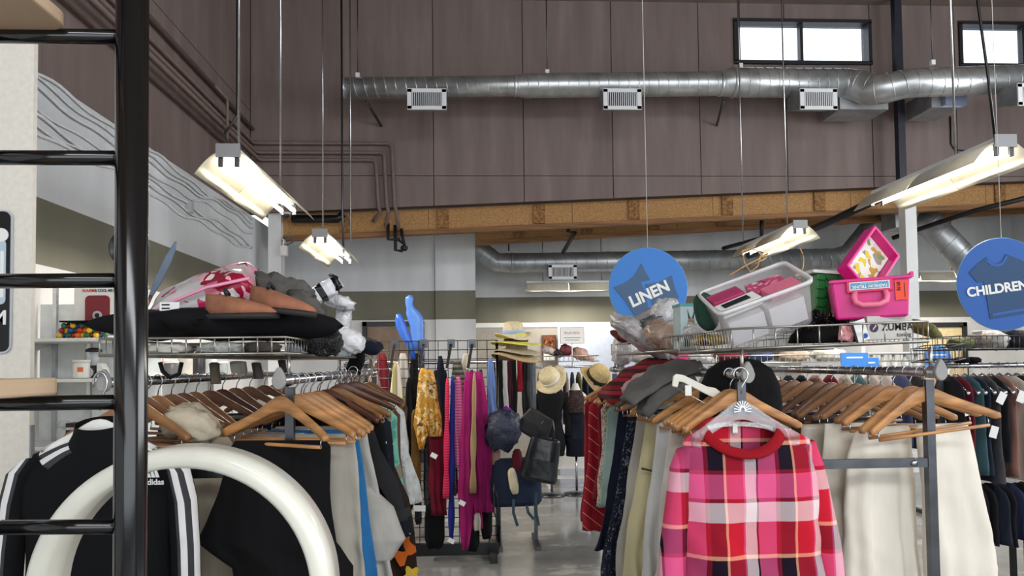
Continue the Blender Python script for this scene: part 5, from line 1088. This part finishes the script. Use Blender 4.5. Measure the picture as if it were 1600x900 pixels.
# bags at the foot of the grid wall
for k, (px, py, hw, hh, lab) in enumerate(((679, 822, 15, 33, 'rounded black bag at the foot of the grid wall, left of blue scarf'), (738, 835, 10, 24, 'black bag under the magenta scarf at the grid foot'), (760, 800, 9, 40, 'tall dark bag at the right foot of the grid wall'))):
    blob('black_bag', lab, 'bag', BLACKF, at(px, py, YG-.16), (hw*YG/F, .08, hh*YG/F), (0, 0, 0), 60+k, .08, e1=.5, e2=.6)
for k, px in enumerate((560, 597, 630, 650)):
    scarf('dark_garment', ['charcoal top seen through the grid at far left', 'red and black top seen through the grid', 'white and grey top seen through the grid', 'dark strap bag seen through the grid'][k], [GREYF, fabric('red_black', (110, 28, 40)), LGREYF, BLACKF][k], px, 552, px+2, 700, 8, 14, YG+.25, 70+k, cat='top')
# blue plastic forms above the grid
BP = film('blue_translucent_plastic', (92, 146, 232), .8, .25)
o = thing('body_form', 'translucent pale blue plastic torso form above the grid wall', 'display form', at(648, 538, YG+.05)); bm = B()
loft(bm, [[V((cx+a*math.cos(th), .03*math.sin(th)+.0, z)) for th in [2*PI*k/20 for k in range(20)]] for z, a, cx in ((-.05, .05, .03), (.03, .065, .02), (.09, .055, .02), (.15, .058, .02), (.22, .066, .005), (.26, .06, -.01), (.30, .035, -.03), (.34, .03, -.045), (.38, .036, -.04), (.405, .02, -.035))]); obj('form', bm, BP, o, True)
o = thing('body_form', 'blue plastic leg form beside the pale blue torso form', 'display form', at(633, 540, YG+.03)); bm = B()
loft(bm, [[V((cx+a*math.cos(th), .022*math.sin(th), z)) for th in [2*PI*k/16 for k in range(16)]] for z, a, cx in ((-.12, .02, .07), (.0, .03, .04), (.08, .042, .0), (.16, .045, -.03), (.22, .036, -.045), (.26, .018, -.05))]); obj('form', bm, mat('blue_plastic', (52, 104, 204), .3, 0, .03), o, True)
# ---- hats
STR1 = mat('cream_straw', (224, 208, 168), .8, 0, .1, 60, .4, 160); STRY = mat('yellow_straw', (222, 214, 96), .8, 0, .08, 60, .4, 160); STRT = mat('tan_straw', (176, 152, 112), .8, 0, .1, 60, .4, 160)
def hat(label, c, R, H, m, bandm=None, rot=(0, 0, 0), crown=.5, wave=.015, name='straw_hat', flop=0, bow=False):
    o = thing(name, label, 'hat', c); o.rotation_euler = rot; bm = B(); rings = []; rc = R*crown
    for r, z, wv_ in ((0, H, 0), (rc*.5, H, 0), (rc*.82, H*.93, 0), (rc*.95, H*.75, 0), (rc, H*.3, 0), (rc*1.03, .0, 0), (rc*1.3, -.004, .2), (R*.85, -.01-flop*.5, .7), (R, -.012-flop, 1), (R*1.0, -.018-flop, 1), (R*.8, -.016-flop*.5, .7), (rc*.9, -.01, 0)):
        rings.append([V((max(r, .001)*math.cos(t), max(r, .001)*math.sin(t), z+wv_*wave*math.sin(2*t+.6))) for t in [2*PI*k/36 for k in range(36)]])
    loft(bm, rings); obj('straw', bm, m, o, True)
    if bandm:
        bm = B(); lathe(bm, [(rc*1.03, .004), (rc*1.06, .006), (rc*1.05, H*.32), (rc*1.02, H*.33)], 36); obj('hat_band', bm, bandm, o, True)
    if bow: bm = B(); plate(bm, [(-.05, -.02), (0, -.006), (.05, -.02), (.05, .03), (0, .008), (-.05, .03)], .015, None, (0, -rc*1.06, H*.15)); obj('bow', bm, bandm, o)
    return o
hc = at(806, 548, YG)
hat('wide tan floppy hat lowest in the hat stack on the grid wall', at(806, 552, YG), .20, .07, STRT, None, (0, .12, 0), .45, .02, flop=.03)
hat('wide grey beige hat above the tan one in the stack', at(808, 545, YG), .19, .07, mat('grey_straw', (168, 156, 134), .8, 0, .1, 60, .4, 160), None, (0, .05, 0), .45, .015, flop=.02)
hat('yellow brimmed hat with glossy black band in the stack', at(806, 535, YG), .21, .085, STRY, mat('gloss_black_band', (14, 14, 16), .25, 0, 0), (.0, .04, 0), .46, .012)
hat('cream straw hat with light blue band on top of the stack', at(802, 522, YG), .155, .105, STR1, mat('light_blue_ribbon', (150, 176, 222), .6, 0, 0), (.1, 0, 0), .55, .025)
# ---- belts, bags at the end of the grid wall
far_rack('slim rail of hanging strips right of the grid wall', at(777, 560, YG+.3).x, at(834, 560, YG+.3).x, YG+.3, 0, at(800, 558, YG+.3).z, False)
for k, (px, c, nme) in enumerate(((781, (20, 20, 24), 'black'), (788, (200, 200, 198), 'pale grey'), (796, (60, 20, 34), 'dark plum'), (802, (16, 16, 18), 'jet black'), (812, (140, 24, 40), 'crimson'), (820, (30, 30, 34), 'charcoal'), (827, (70, 72, 78), 'slate grey'))):
    scarf('hanging_belt', '%s strip of clothing hanging right of the grid wall' % nme, fabric('strip_'+nme, c), px, 556+(k % 3)*3, px+2, (690, 640, 660, 680, 612, 670, 660)[k], 4, 5.5, YG+.30, 80+k, cat='strap')
def handbag(label, px0, px1, py0, py1, Y, m, handle=True, rot=0, th=.09, seed=0):
    a = at(px0, py1, Y); b = at(px1, py0, Y); w, h = b.x-a.x, b.z-a.z; o = thing('handbag', label, 'handbag', ((a.x+b.x)/2, Y, a.z)); o.rotation_euler = (0, rot, -.15)
    drape('body', None, None, m, (0, 0, 0), [(h, w*.34, th*.25), (h*.96, w*.4, th*.4), (h*.5, w*.48, th*.5), (h*.08, w*.5, th*.5), (0, w*.44, th*.4)], parent=o, K=10, amp=.004, seed=seed, pw=.5)
    if handle:
        for s in (-1, 1): tubes('handle', [[(-w*.2, s*th*.25, h*.95), (-w*.22, s*th*.2, h*1.2), (-w*.12, s*th*.15, h*1.42), (w*.08, s*th*.15, h*1.42), (w*.18, s*th*.2, h*1.2), (w*.2, s*th*.25, h*.95)]], .007, m, o, 6)
    return o
PAT = mat('black_patent', (26, 30, 34), .22, 0, .2, 6, .3, 12); YBag = 5.75
handbag('glossy black tote bag with two handles hanging by the aisle', 812, 868, 682, 752, YBag-.25, PAT, True, .2, .12, 3)
handbag('flat matte black bag above the glossy tote', 800, 852, 640, 682, YBag, mat('matte_black_leather', (24, 24, 26), .55, 0, .1), False, .55, .05, 4)
bp = handbag('navy backpack low on the grid wall end with dangling straps', 765, 848, 715, 790, YBag-.05, fabric('navy_canvas', (30, 40, 60)), False, -.05, .16, 5)
for k, (a, b) in enumerate((((806, 780), (810, 822)), ((842, 770), (843, 822)), ((826, 790), (836, 812)))):
    bm = B(); band(bm, [at(a[0], a[1], YBag-.14)-bp.location, at((a[0]+b[0])/2-3, (a[1]+b[1])/2, YBag-.15)-bp.location, at(b[0], b[1], YBag-.14)-bp.location], .022, .004, (1, 0, 0)); obj('strap', bm, mat('teal_webbing', (52, 74, 90), .8, 0, .1), bp)
blob('tulle_pouch', 'dark navy tulle bundle hanging at the grid wall corner', 'pouch', mat('navy_tulle', (34, 40, 62), .5, 0, .3, 20, .6, 30), at(786, 672, YBag-.1), (.13, .08, .15), (0, .2, 0), 91, .25)
blob('cream_bottle_bag', 'narrow cream pouch on the navy backpack', 'pouch', mat('cream_leather', (206, 194, 164), .5, 0, .08), at(802, 752, YBag-.22), (.035, .03, .10), (0, -.15, 0), 92, .08)
blob('purple_cloth', 'bright purple cloth between the tulle and the flat black bag', 'cloth', fabric('purple', (110, 36, 120)), at(796, 648, YBag-.05), (.035, .03, .07), (0, -.5, 0), 93, .2)
blob('wine_purse', 'wine red purse between backpack and tote', 'purse', fabric('wine_red', (84, 22, 34)), at(808, 720, YBag-.1), (.04, .04, .09), (0, 0, 0), 94, .12)
blob('blush_bag', 'dusty blush bag at the left of the tulle bundle', 'bag', fabric('blush', (136, 104, 96)), at(774, 712, YBag-.02), (.035, .05, .11), (0, 0, 0), 95, .12)
tubes('strap_loop', [[at(778, 755, YBag-.2)-bp.location, at(783, 780, YBag-.2)-bp.location, at(784, 826, YBag-.2)-bp.location, at(776, 800, YBag-.2)-bp.location, at(778, 760, YBag-.2)-bp.location]], .006, BLACKM, bp)
# ---- dress forms on a low white bench
YM = 8.7
def form(label, px, py0, py1, hw, m, skin, Y=YM, top=None, sleeves=False):
    a = at(px, py0, Y); b = at(px, py1, Y); s = Y/F; L = b.z-a.z; o = thing('dress_form', label, 'dress form', (a.x, Y, 0))
    z = a.z
    bm = B(); loft(bm, [[V((r*math.cos(t), r*.75*math.sin(t), z+dz)) for t in [2*PI*k/20 for k in range(20)]] for dz, r in ((.10, .03), (.06, .045), (.02, .06), (-.03, .12), (-.06, .14))]); obj('neck', bm, skin, o, True)
    drape('clothing', None, None, m, (0, 0, z), [(-.005, hw*s*.55, .07), (-.03, hw*s*.8, .09), (-.10, hw*s, .11), (L*.35, hw*s*.8, .10), (L*.5, hw*s*.72, .095), (L*.72, hw*s*.98, .12), (L, hw*s*.9, .11)], parent=o, K=10, amp=.006, seed=int(px))
    if sleeves:
        for q in (-1, 1):
            bm = B(); sleeve(bm, None, [(q*hw*s*.9, 0, z-.07), (q*hw*s*1.1, 0, z-.2), (q*hw*s*1.18, -.02, z-.4), (q*hw*s*1.1, -.05, z-.56)], .055, .035); obj('sleeve', bm, m, o, True)
    if top: drape('lace_top', None, None, top, (0, -.004, z), [(.02, hw*s*.5, .06), (-.06, hw*s*.85, .112), (-.12, hw*s*1.03, .13), (-.24, hw*s*.9, .125)], parent=o, K=10, amp=.006, seed=3)
    tubes('stand_pole', [[(0, 0, .04), (0, 0, b.z+.05)]], .015, CHROME, o)
    bm = B(); lathe(bm, [(.16, 0), (.16, .012), (.03, .03)], 24); obj('stand_base', bm, STEEL, o, True)
    return o
BLKD = fabric('black_crepe', (18, 19, 23)); SKINW = mat('pale_form', (206, 204, 200), .6, 0, .03)
form('dress form in a long sleeved black dress wearing a straw hat', 860, 606, 712, 23, BLKD, SKINW, YM, None, True)
form('dress form in dark lace top and navy skirt', 899, 612, 712, 18, NAVYF, SKINW, YM+.05, spots('brown_lace', (52, 40, 40), [(110, 88, 80), (30, 26, 28), (84, 66, 60)], 60))
hat('cream straw hat tilted back on the black dress form', at(861, 592, YM-.03), .20, .13, STR1, mat('white_ribbon', (226, 222, 210), .7, 0, 0), (.9, -.35, -.5), .6, .03)
hq = at(932, 600, 7.64); hs = thing('hat_stand', 'slim chrome hat stand under the black ribboned hat', 'hat stand', (hq.x, 7.64, 0)); tubes('pole', [[(0, 0, .02), (0, 0, hq.z+.05)]], .012, CHROME, hs)
bm = B(); lathe(bm, [(.14, 0), (.14, .012), (.02, .025)], 24); obj('base', bm, STEEL, hs, True)
hat('cream straw hat with black ribbon bow hung by the right rack', at(932, 590, 7.6), .19, .13, mat('honey_straw', (206, 180, 124), .8, 0, .1, 60, .4, 160), mat('black_ribbon', (22, 20, 22), .6, 0, 0), (.8, .35, .3), .6, .03, bow=True)
bn = thing('white_bench', 'low white bench standing in front of the dress forms', 'bench', (at(895, 740, 9.28).x, 9.28, 0))
boxes('bench_top', [((0, 0, .42), (.75, .35, .06))], WHITE, bn, bevel=.005); boxes('cloth_skirt', [((0, -.17, .33), (.72, .02, .16))], PAPER, bn)
for sx in (-.3, .3):
    for sy in (-.12, .12): boxes('leg', [((sx, sy, .2), (.05, .05, .4))], WHITE, bn)
boxes('stretcher', [((0, -.12, .14), (.6, .04, .04))], WHITE, bn)
# ---- far centre rack with shelf of shoes and a paper sign
far_rack('chrome rack behind the dress forms topped with shoes', at(835, 590, 9.6).x, at(932, 590, 9.6).x, 9.6, 0)
palette = [((30, 30, 34), 'black'), ((84, 60, 54), 'brown'), ((160, 150, 146), 'pale grey'), ((110, 30, 44), 'dark red'), ((52, 60, 90), 'denim blue'), ((196, 186, 172), 'cream'), ((70, 70, 74), 'dark grey'), ((150, 110, 100), 'rose brown'), ((40, 46, 60), 'ink'), ((126, 120, 84), 'khaki'), ((206, 206, 206), 'white'), ((60, 90, 96), 'teal')]
def row(place, x0, x1, Y, z, n, L, seed, group, hw=.2, pick=None, cat='garment', extra=''):
    r = random.Random(seed)
    for k in range(n):
        c, nme = palette[(pick[k % len(pick)] if pick else r.randrange(12))]
        x = x0+(x1-x0)*(k+.5)/n; LL = L*r.uniform(.75, 1.1)
        drape('hanging_garment', '%s garment, %s from the left on %s' % (nme, ORD[min(k+1, 20)], place), cat, fabric('row_'+nme, c), (x, Y+r.uniform(-.02, .02), z), [(-.06, .05, .014), (-.10, .13, .018), (-.16, hw, .02), (-.16-LL*.5, hw, .023), (-.16-LL, hw*1.05, .026)], PI/2+r.uniform(-.04, .04), group, N=28, nr=12, K=40, amp=.006, seed=seed+k)
row('the chrome rack behind the dress forms', at(838, 600, 9.6).x, at(930, 600, 9.6).x, 9.6, 1.49, 9, .7, 3, 'garments on the rack behind the dress forms')
for k, (px, py, s, c, lab) in enumerate(((858, 548, (.09, .08, .05), (196, 180, 172), 'pale shoe with white rim on the far rack top'), (872, 552, (.08, .08, .05), (44, 36, 38), 'dark shoe on the far rack top'), (884, 547, (.08, .08, .07), (110, 30, 46), 'dark red bag among the shoes on the far rack'), (906, 553, (.11, .09, .08), (186, 146, 130), 'dusty pink bag on the far rack beside the sign pole'), (921, 560, (.07, .08, .04), (216, 180, 172), 'pale pink shoe at the right on the far rack'))):
    q = at(px, py, 9.6); blob('shoe', lab, 'shoe', mat('shoe_%d' % k, c, .5, 0, .15), (q.x, 9.6, max(q.z, 1.6)), s, (0, .3, 0), 100+k, .3)
ps = thing('plus_sizes_sign', 'small white paper sign on a pole above the far rack', 'sign', (at(894, 540, 9.5).x, 9.5, 1.5)); q = at(894, 524, 9.5)
boxes('board', [((0, 0, q.z-1.5), (.30, .01, .20))], PAPER, ps); boxes('border', [((0, .002, q.z-1.5), (.315, .008, .215))], mat('sign_border', (176, 176, 172), .6, 0, 0), ps)
tubes('pole', [[(0, .01, 0), (0, .01, q.z-1.5)]], .008, WHITEP, ps); text('PLUS SIZES', .042, mat('sign_red', (170, 70, 80), .6, 0, 0), ps, (0, -.006, q.z-1.5+.03)); 
for k in range(2): boxes('text_line', [((0, -.006, q.z-1.5-.03-.03*k), (.22-.04*k, .002, .008))], mat('sign_grey_blue', (110, 130, 150), .6, 0, 0), ps)
q = at(858, 534, 13.18); o = thing('framed_picture', 'small dark framed picture on the taupe panel', 'picture', (q.x, 13.18, q.z)); boxes('frame', [((0, 0, 0), (.26, .03, .24))], WOODD, o); boxes('print', [((0, -.017, 0), (.2, .004, .18))], spots('picture_print', (120, 70, 40), [(190, 120, 60), (70, 40, 30), (150, 90, 50)], 20), o)
q = at(858, 556, 13.18); o = thing('framed_picture', 'second dark frame below the small picture', 'picture', (q.x, 13.18, q.z)); boxes('frame', [((0, 0, 0), (.26, .03, .22))], WOODD, o); boxes('print', [((0, -.017, 0), (.2, .004, .16))], PAPER, o)
# ---- racks glimpsed behind and beneath the baskets on the right
far_rack('long far rack glimpsed beneath the right baskets', at(1000, 590, 7.2).x, at(1440, 590, 7.2).x, 7.2, 0, 1.46)
row('the long far rack beneath the right baskets', at(1000, 600, 7.2).x, at(1436, 600, 7.2).x, 7.2, 1.46, 20, .7, 17, 'garments on the long far rack')
for k, (px, w_, h_, c, lab) in enumerate(((1010, .16, .1, (190, 186, 180), 'grey bundle'), (1055, .14, .09, (206, 60, 120), 'bright pink bundle'), (1090, .14, .08, (214, 214, 216), 'white bundle'), (1140, .16, .09, (120, 30, 50), 'maroon bundle'), (1185, .14, .1, (70, 80, 110), 'denim bundle'), (1235, .18, .1, (196, 176, 156), 'beige bundle'), (1295, .16, .09, (216, 212, 200), 'cream bundle'))):
    q = at(px, 570, 7.2); blob('cloth_bundle', '%s lying on top of the long far rack' % lab, 'bundle', fabric('bundle_%d' % k, c), (q.x, 7.2, 1.46+.075+h_*.7), (w_, .12, h_*.7), (0, 0, 0), 120+k, .25)
for k, (px, py, w_, lab) in enumerate(((1335, 562, .26, 'blue price sign low behind the right rack, left one'), (1357, 570, .2, 'blue price sign low behind the right rack, right one'))):
    q = at(px, py, 6.7+.1*k); o = thing('price_sign', lab, 'sign', (q.x, q.y, 0)); boxes('board', [((0, 0, q.z), (w_, .008, .13))], BLUEL, o); tubes('pole', [[(0, .01, .02), (0, .01, q.z)]], .01, STEEL, o); boxes('foot', [((0, 0, .01), (.25, .25, .02))], STEEL, o); boxes('text_line', [((0, -.006, q.z+.02), (w_*.6, .003, .012))], PAPER, o)
# white shelf unit with bottles far behind
sh = thing('white_shelf_unit', 'white wire shelf unit with bottles seen under the right basket', 'shelf unit', (at(1405, 580, 8.2).x, 8.2, 0))
for z in (.5, 1.0, 1.42, 1.62): boxes('shelf', [((0, 0, z), (1.0, .3, .02))], WHITE, sh)
for sx in (-.48, .48): boxes('post', [((sx, -.13, .85), (.03, .03, 1.7))], WHITE, sh)
for k in range(6):
    o = thing('bottle', 'white bottle on the far shelf unit, %s from the left' % ORD[k+1], 'bottle', (sh.location.x-.35+.13*k, 8.15, 1.43), 0, 'bottles on the far shelf'); bm = B(); lathe(bm, [(.035, 0), (.038, .01), (.038, .1), (.015, .13), (.014, .15)], 14); obj('body', bm, WHITEP, o, True); bm = B(); lathe(bm, [(.018, .15), (.018, .175), (0, .177)], 12); obj('cap', bm, mat('grey_cap', (150, 152, 156), .5, 0, 0), o)
q = at(1465, 562, 7.5); o = thing('round_notice', 'small round blue notice beside the rail end cap', 'sign', (q.x, 7.5, 0)); bm = B(); lathe(bm, [(.15, -.004), (.15, .004)], 32, (0, 0, q.z), Matrix.Rotation(PI/2, 3, 'X')); obj('disc', bm, BLUEL, o); tubes('pole', [[(0, .01, .02), (0, .01, q.z)]], .01, STEEL, o); boxes('foot', [((0, 0, .01), (.25, .25, .02))], STEEL, o)
for k in range(3): boxes('text_line', [((0, -.006, q.z+.05-.04*k), (.18, .003, .012))], PAPER, o)
tag(boxes('plywood_sheet', [((at(1470, 600, 12.4).x, 12.4, .78), (.95, .03, 1.56))], mat('pale_plywood', (200, 180, 148), .7, 0, .1, 6)), 'pale plywood sheet leaning before the cream door', 'plywood')
# ---- children rack at the right edge
YC = 4.75; xa = at(1468, 585, YC).x; xb = at(1660, 585, YC).x
rk = far_rack('childrens clothes rack under the round children sign', xa, xb, YC, 0, 1.50, False)
for s in (-1, 1): boxes('lower_post', [((s*.05+.1, .02, .2), (.03, .03, .4))], BLACKM, rk)
tubes('lower_rail', [[(-(xb-xa)/2, 0, .78), ((xb-xa)/2, 0, .78)]], .014, STEEL, rk)
row('the childrens rack top rail', xa+.02, xb-.05, YC, 1.49, 13, .56, 41, 'clothes on the childrens top rail', .17, [0, 3, 11, 8, 6, 0, 7, 5, 0, 0, 8, 0, 8, 0, 0, 8])
row('the childrens rack lower rail', xa+.1, xb-.05, YC, .78, 11, .30, 43, 'clothes on the childrens lower rail', .16, [0, 0, 0, 8, 0, 4, 0, 0, 0])
kh = make_hanger(CHROME, False); kh.name = 'wire_hanger'
for k in range(13):
    o = kh if k == 0 else dup(kh); o.location = (xa+.02+(xb-xa-.07)*(k+.5)/13, YC, 1.5); o.rotation_euler = (0, 0, PI/2+.05*math.sin(k*1.9)); o.scale = (.8, .8, 1); tag(o, '%s bright metal hanger from the left on the childrens rack rail' % ORD[k+1], 'hanger', 'hangers on the childrens rail')
bc = basket('grey wire basket on top of the childrens rack', at(1492, 540, YC-.2).x, xb+.05, YC-.25, YC+.25, 1.60, 1.69, 26, 6, 0, STEEL)
b2 = basket('small tilted wire basket at the left of the childrens rack', at(1476, 560, YC-.15).x-.07, at(1492, 560, YC-.2).x, YC-.3, YC+.1, 1.53, 1.63, 5, 8, .02, STEEL)
for k, (px, s, c, lab) in enumerate(((1505, (.06, .1, .04), (96, 100, 70), 'olive cloth in the childrens basket'), (1530, (.07, .1, .05), (110, 100, 90), 'taupe cloth in the childrens basket'), (1558, (.07, .1, .06), (180, 176, 168), 'pale shoe bundle in the childrens basket'), (1585, (.08, .1, .065), (28, 28, 32), 'black cloth heap in the childrens basket'), (1615, (.08, .1, .06), (60, 60, 66), 'grey cloth at the edge of the childrens basket'))):
    q = at(px, 540, YC-.05); blob('folded_cloth', lab, 'cloth', fabric('kid_%d' % k, c), (q.x, YC-.02, 1.61+s[2]*.9), s, (0, .1*k, 0), 140+k, .25)
o, w_, h_ = boxed('white_carton', 'small white carton behind the childrens basket', 'carton', 1535, 1570, 516, 540, YC+.1, .1, PAPER)
for k, px in enumerate((1502, 1520)): blob('small_shoe', '%s small dark shoe below the childrens basket' % ('left', 'right')[k], 'shoe', BLACKF, at(px, 563, YC-.12), (.035, .06, .022), (0, 0, 0), 150+k, .1)
for k, (px, py, a) in enumerate(((1565, 622, .5), (1553, 675, .3), (1596, 620, .4), (1512, 640, -.2))):
    q = at(px, py, YC-.22); o = tag(boxes('paper_tag', [((0, 0, 0), (.05, .002, .075))], PAPER), ['white paper tag on a black garment, upper one of the childrens rack', 'white paper tag lower down on the childrens black garment', 'white paper tag at the right edge of the childrens rack', 'white tag beside the taupe coat on the childrens rack'][k], 'tag'); o.location = q; o.rotation_euler = (0, a, 0)
# ---- shelf goods along the left wall seen below the left basket
lw = thing('long_wall_shelf', 'long white wall shelf with bric-a-brac seen under the left baskets', 'shelf', (XL+.02, 7.0, 0))
for z in (1.47, 1.22, .8): boxes('shelf_board', [((.2, 0, z), (.4, 3.4, .025))], SHW, lw)
for y in (-1.6, 0, 1.6): boxes('upright', [((.02, y, .9), (.03, .03, 1.8))], CHROME, lw)
for k in range(9):
    c = [(226, 226, 228), (60, 110, 170), (214, 214, 206), (170, 40, 50), (90, 90, 92), (200, 196, 186), (40, 40, 44), (196, 200, 204), (140, 150, 150)][k]; nme = ['white', 'blue', 'cream', 'red', 'grey', 'ivory', 'black', 'silver', 'sage'][k]
    y = 5.55+.34*k; hh = .10+.05*((k*7) % 4)
    o = thing('canister', '%s canister on the long left wall shelf' % nme, 'canister', (XL+.26, y, 1.483), 0, 'canisters on the left wall shelf'); bm = B(); lathe(bm, [(.06, 0), (.065, .01), (.065, hh), (.055, hh+.01)], 16); obj('body', bm, mat('can_'+nme, c, .4, 0, .05), o, True); bm = B(); lathe(bm, [(.067, hh+.01), (.067, hh+.03), (.0, hh+.035)], 16); obj('lid', bm, WHITEP, o)

row('the rail behind the grid wall', at(545, 560, YG+.66).x, at(772, 560, YG+.66).x, YG+.66, 1.56, 16, 1.15, 61, 'garments behind the grid wall', .15, [0, 6, 8, 0, 1, 8, 3, 0, 6, 0, 8, 1])
far_rack('rail of dark garments behind the grid wall', at(540, 560, YG+.66).x, at(774, 560, YG+.66).x, YG+.66, 0, 1.57, False)

# ================================================================ smaller things
p0 = at(1405, 268, YB); p1 = at(1452, 290, YB)
o = thing('access_panel', 'square brown access panel on the upper wall right of the column', 'panel', ((p0.x+p1.x)/2, YB-.04, (p0.z+p1.z)/2))
boxes('plate', [((0, 0, 0), (p1.x-p0.x, .03, p0.z-p1.z))], PLY, o, bevel=.004)
for sx in (-1, 1):
    bm = B(); lathe(bm, [(.015, -.004), (.015, .004)], 10, (sx*(p1.x-p0.x)*.42, -.018, .06), Matrix.Rotation(PI/2, 3, 'X')); obj('screw', bm, DARKPIPE, o)
rod('wall_wire', 'thin black wire drooping below the right branch duct', [at(1485, 182, YB-.02), at(1486, 225, YB-.02), at(1492, 234, YB-.02), at(1515, 236, YB-.02)], .009, BLACKM, 'wire', None, 6)
rod('tangled_cable', 'tangled cable loop beside the corner pillar', [at(442, 372, 10.27), at(455, 370, 10.25), at(458, 378, 10.25), at(446, 384, 10.25), at(441, 376, 10.27), at(452, 372, 10.25)], .012, GREYF, 'cable', None, 6)
# goods on the low shelf behind the track jacket
for k, (px, w, h, c, lab) in enumerate(((117, .055, .14, (40, 34, 36), 'dark book standing on the shelf behind the track jacket'), (127, .045, .13, (120, 60, 66), 'dusky red book beside the dark one on the low shelf'), (140, .10, .11, (28, 28, 32), 'black boxed game with yellow edge on the low shelf'))):
    q = at(px, 680, Ys+.14); o = thing('shelf_book', lab, 'book', (q.x, Ys+.14, 1.06)); boxes('cover', [((0, 0, h/2), (w, .12, h))], mat('book_%d' % k, c, .5, 0, .05), o, bevel=.002)
    boxes('spine_band', [((0, -.061, h*.75), (w*.9, .003, .016))], mat('band_%d' % k, ((200, 200, 200), (230, 220, 210), (226, 196, 60))[k], .5, 0, 0), o)
q = at(100, 680, Ys+.12); o = thing('glass_jar', 'clear glass jar at the left on the low shelf', 'jar', (q.x, Ys+.12, 1.06)); bm = B(); lathe(bm, [(.04, 0), (.045, .01), (.045, .09), (.03, .11)], 18); obj('glass', bm, film('jar_clear', (214, 222, 226), .4), o, True); bm = B(); lathe(bm, [(.034, .11), (.036, .12), (.03, .15), (0, .155)], 18); obj('stopper', bm, film('stopper_clear', (206, 212, 216), .6), o, True)
# tails of cloth hanging below the left baskets
for k, (px, py0, py1, hw, c, lab) in enumerate(((335, 566, 600, 8, (92, 84, 72), 'taupe cloth tail hanging below the left basket'), (372, 564, 584, 12, (150, 148, 140), 'pale grey cloth tail hanging below the left basket'), (400, 566, 592, 7, (70, 68, 64), 'dark grey cloth tail hanging below the left basket'), (440, 562, 582, 6, (50, 48, 46), 'charcoal cloth tail at the corner of the left basket'))):
    scarf('cloth_tail', lab, fabric('tail_%d' % k, c), px, py0, px+3, py1, hw, hw*.8, 2.75+.05*k, 200+k, cat='cloth')
tag(tubes('black_strap', [[at(250, 566, 2.75), at(254, 580, 2.75), at(266, 590, 2.75), at(280, 584, 2.75), at(284, 566, 2.75)]], .008, mat('black_strap_web', (14, 14, 16), .7, 0, 0)), 'black strap looping below the left basket', 'strap')
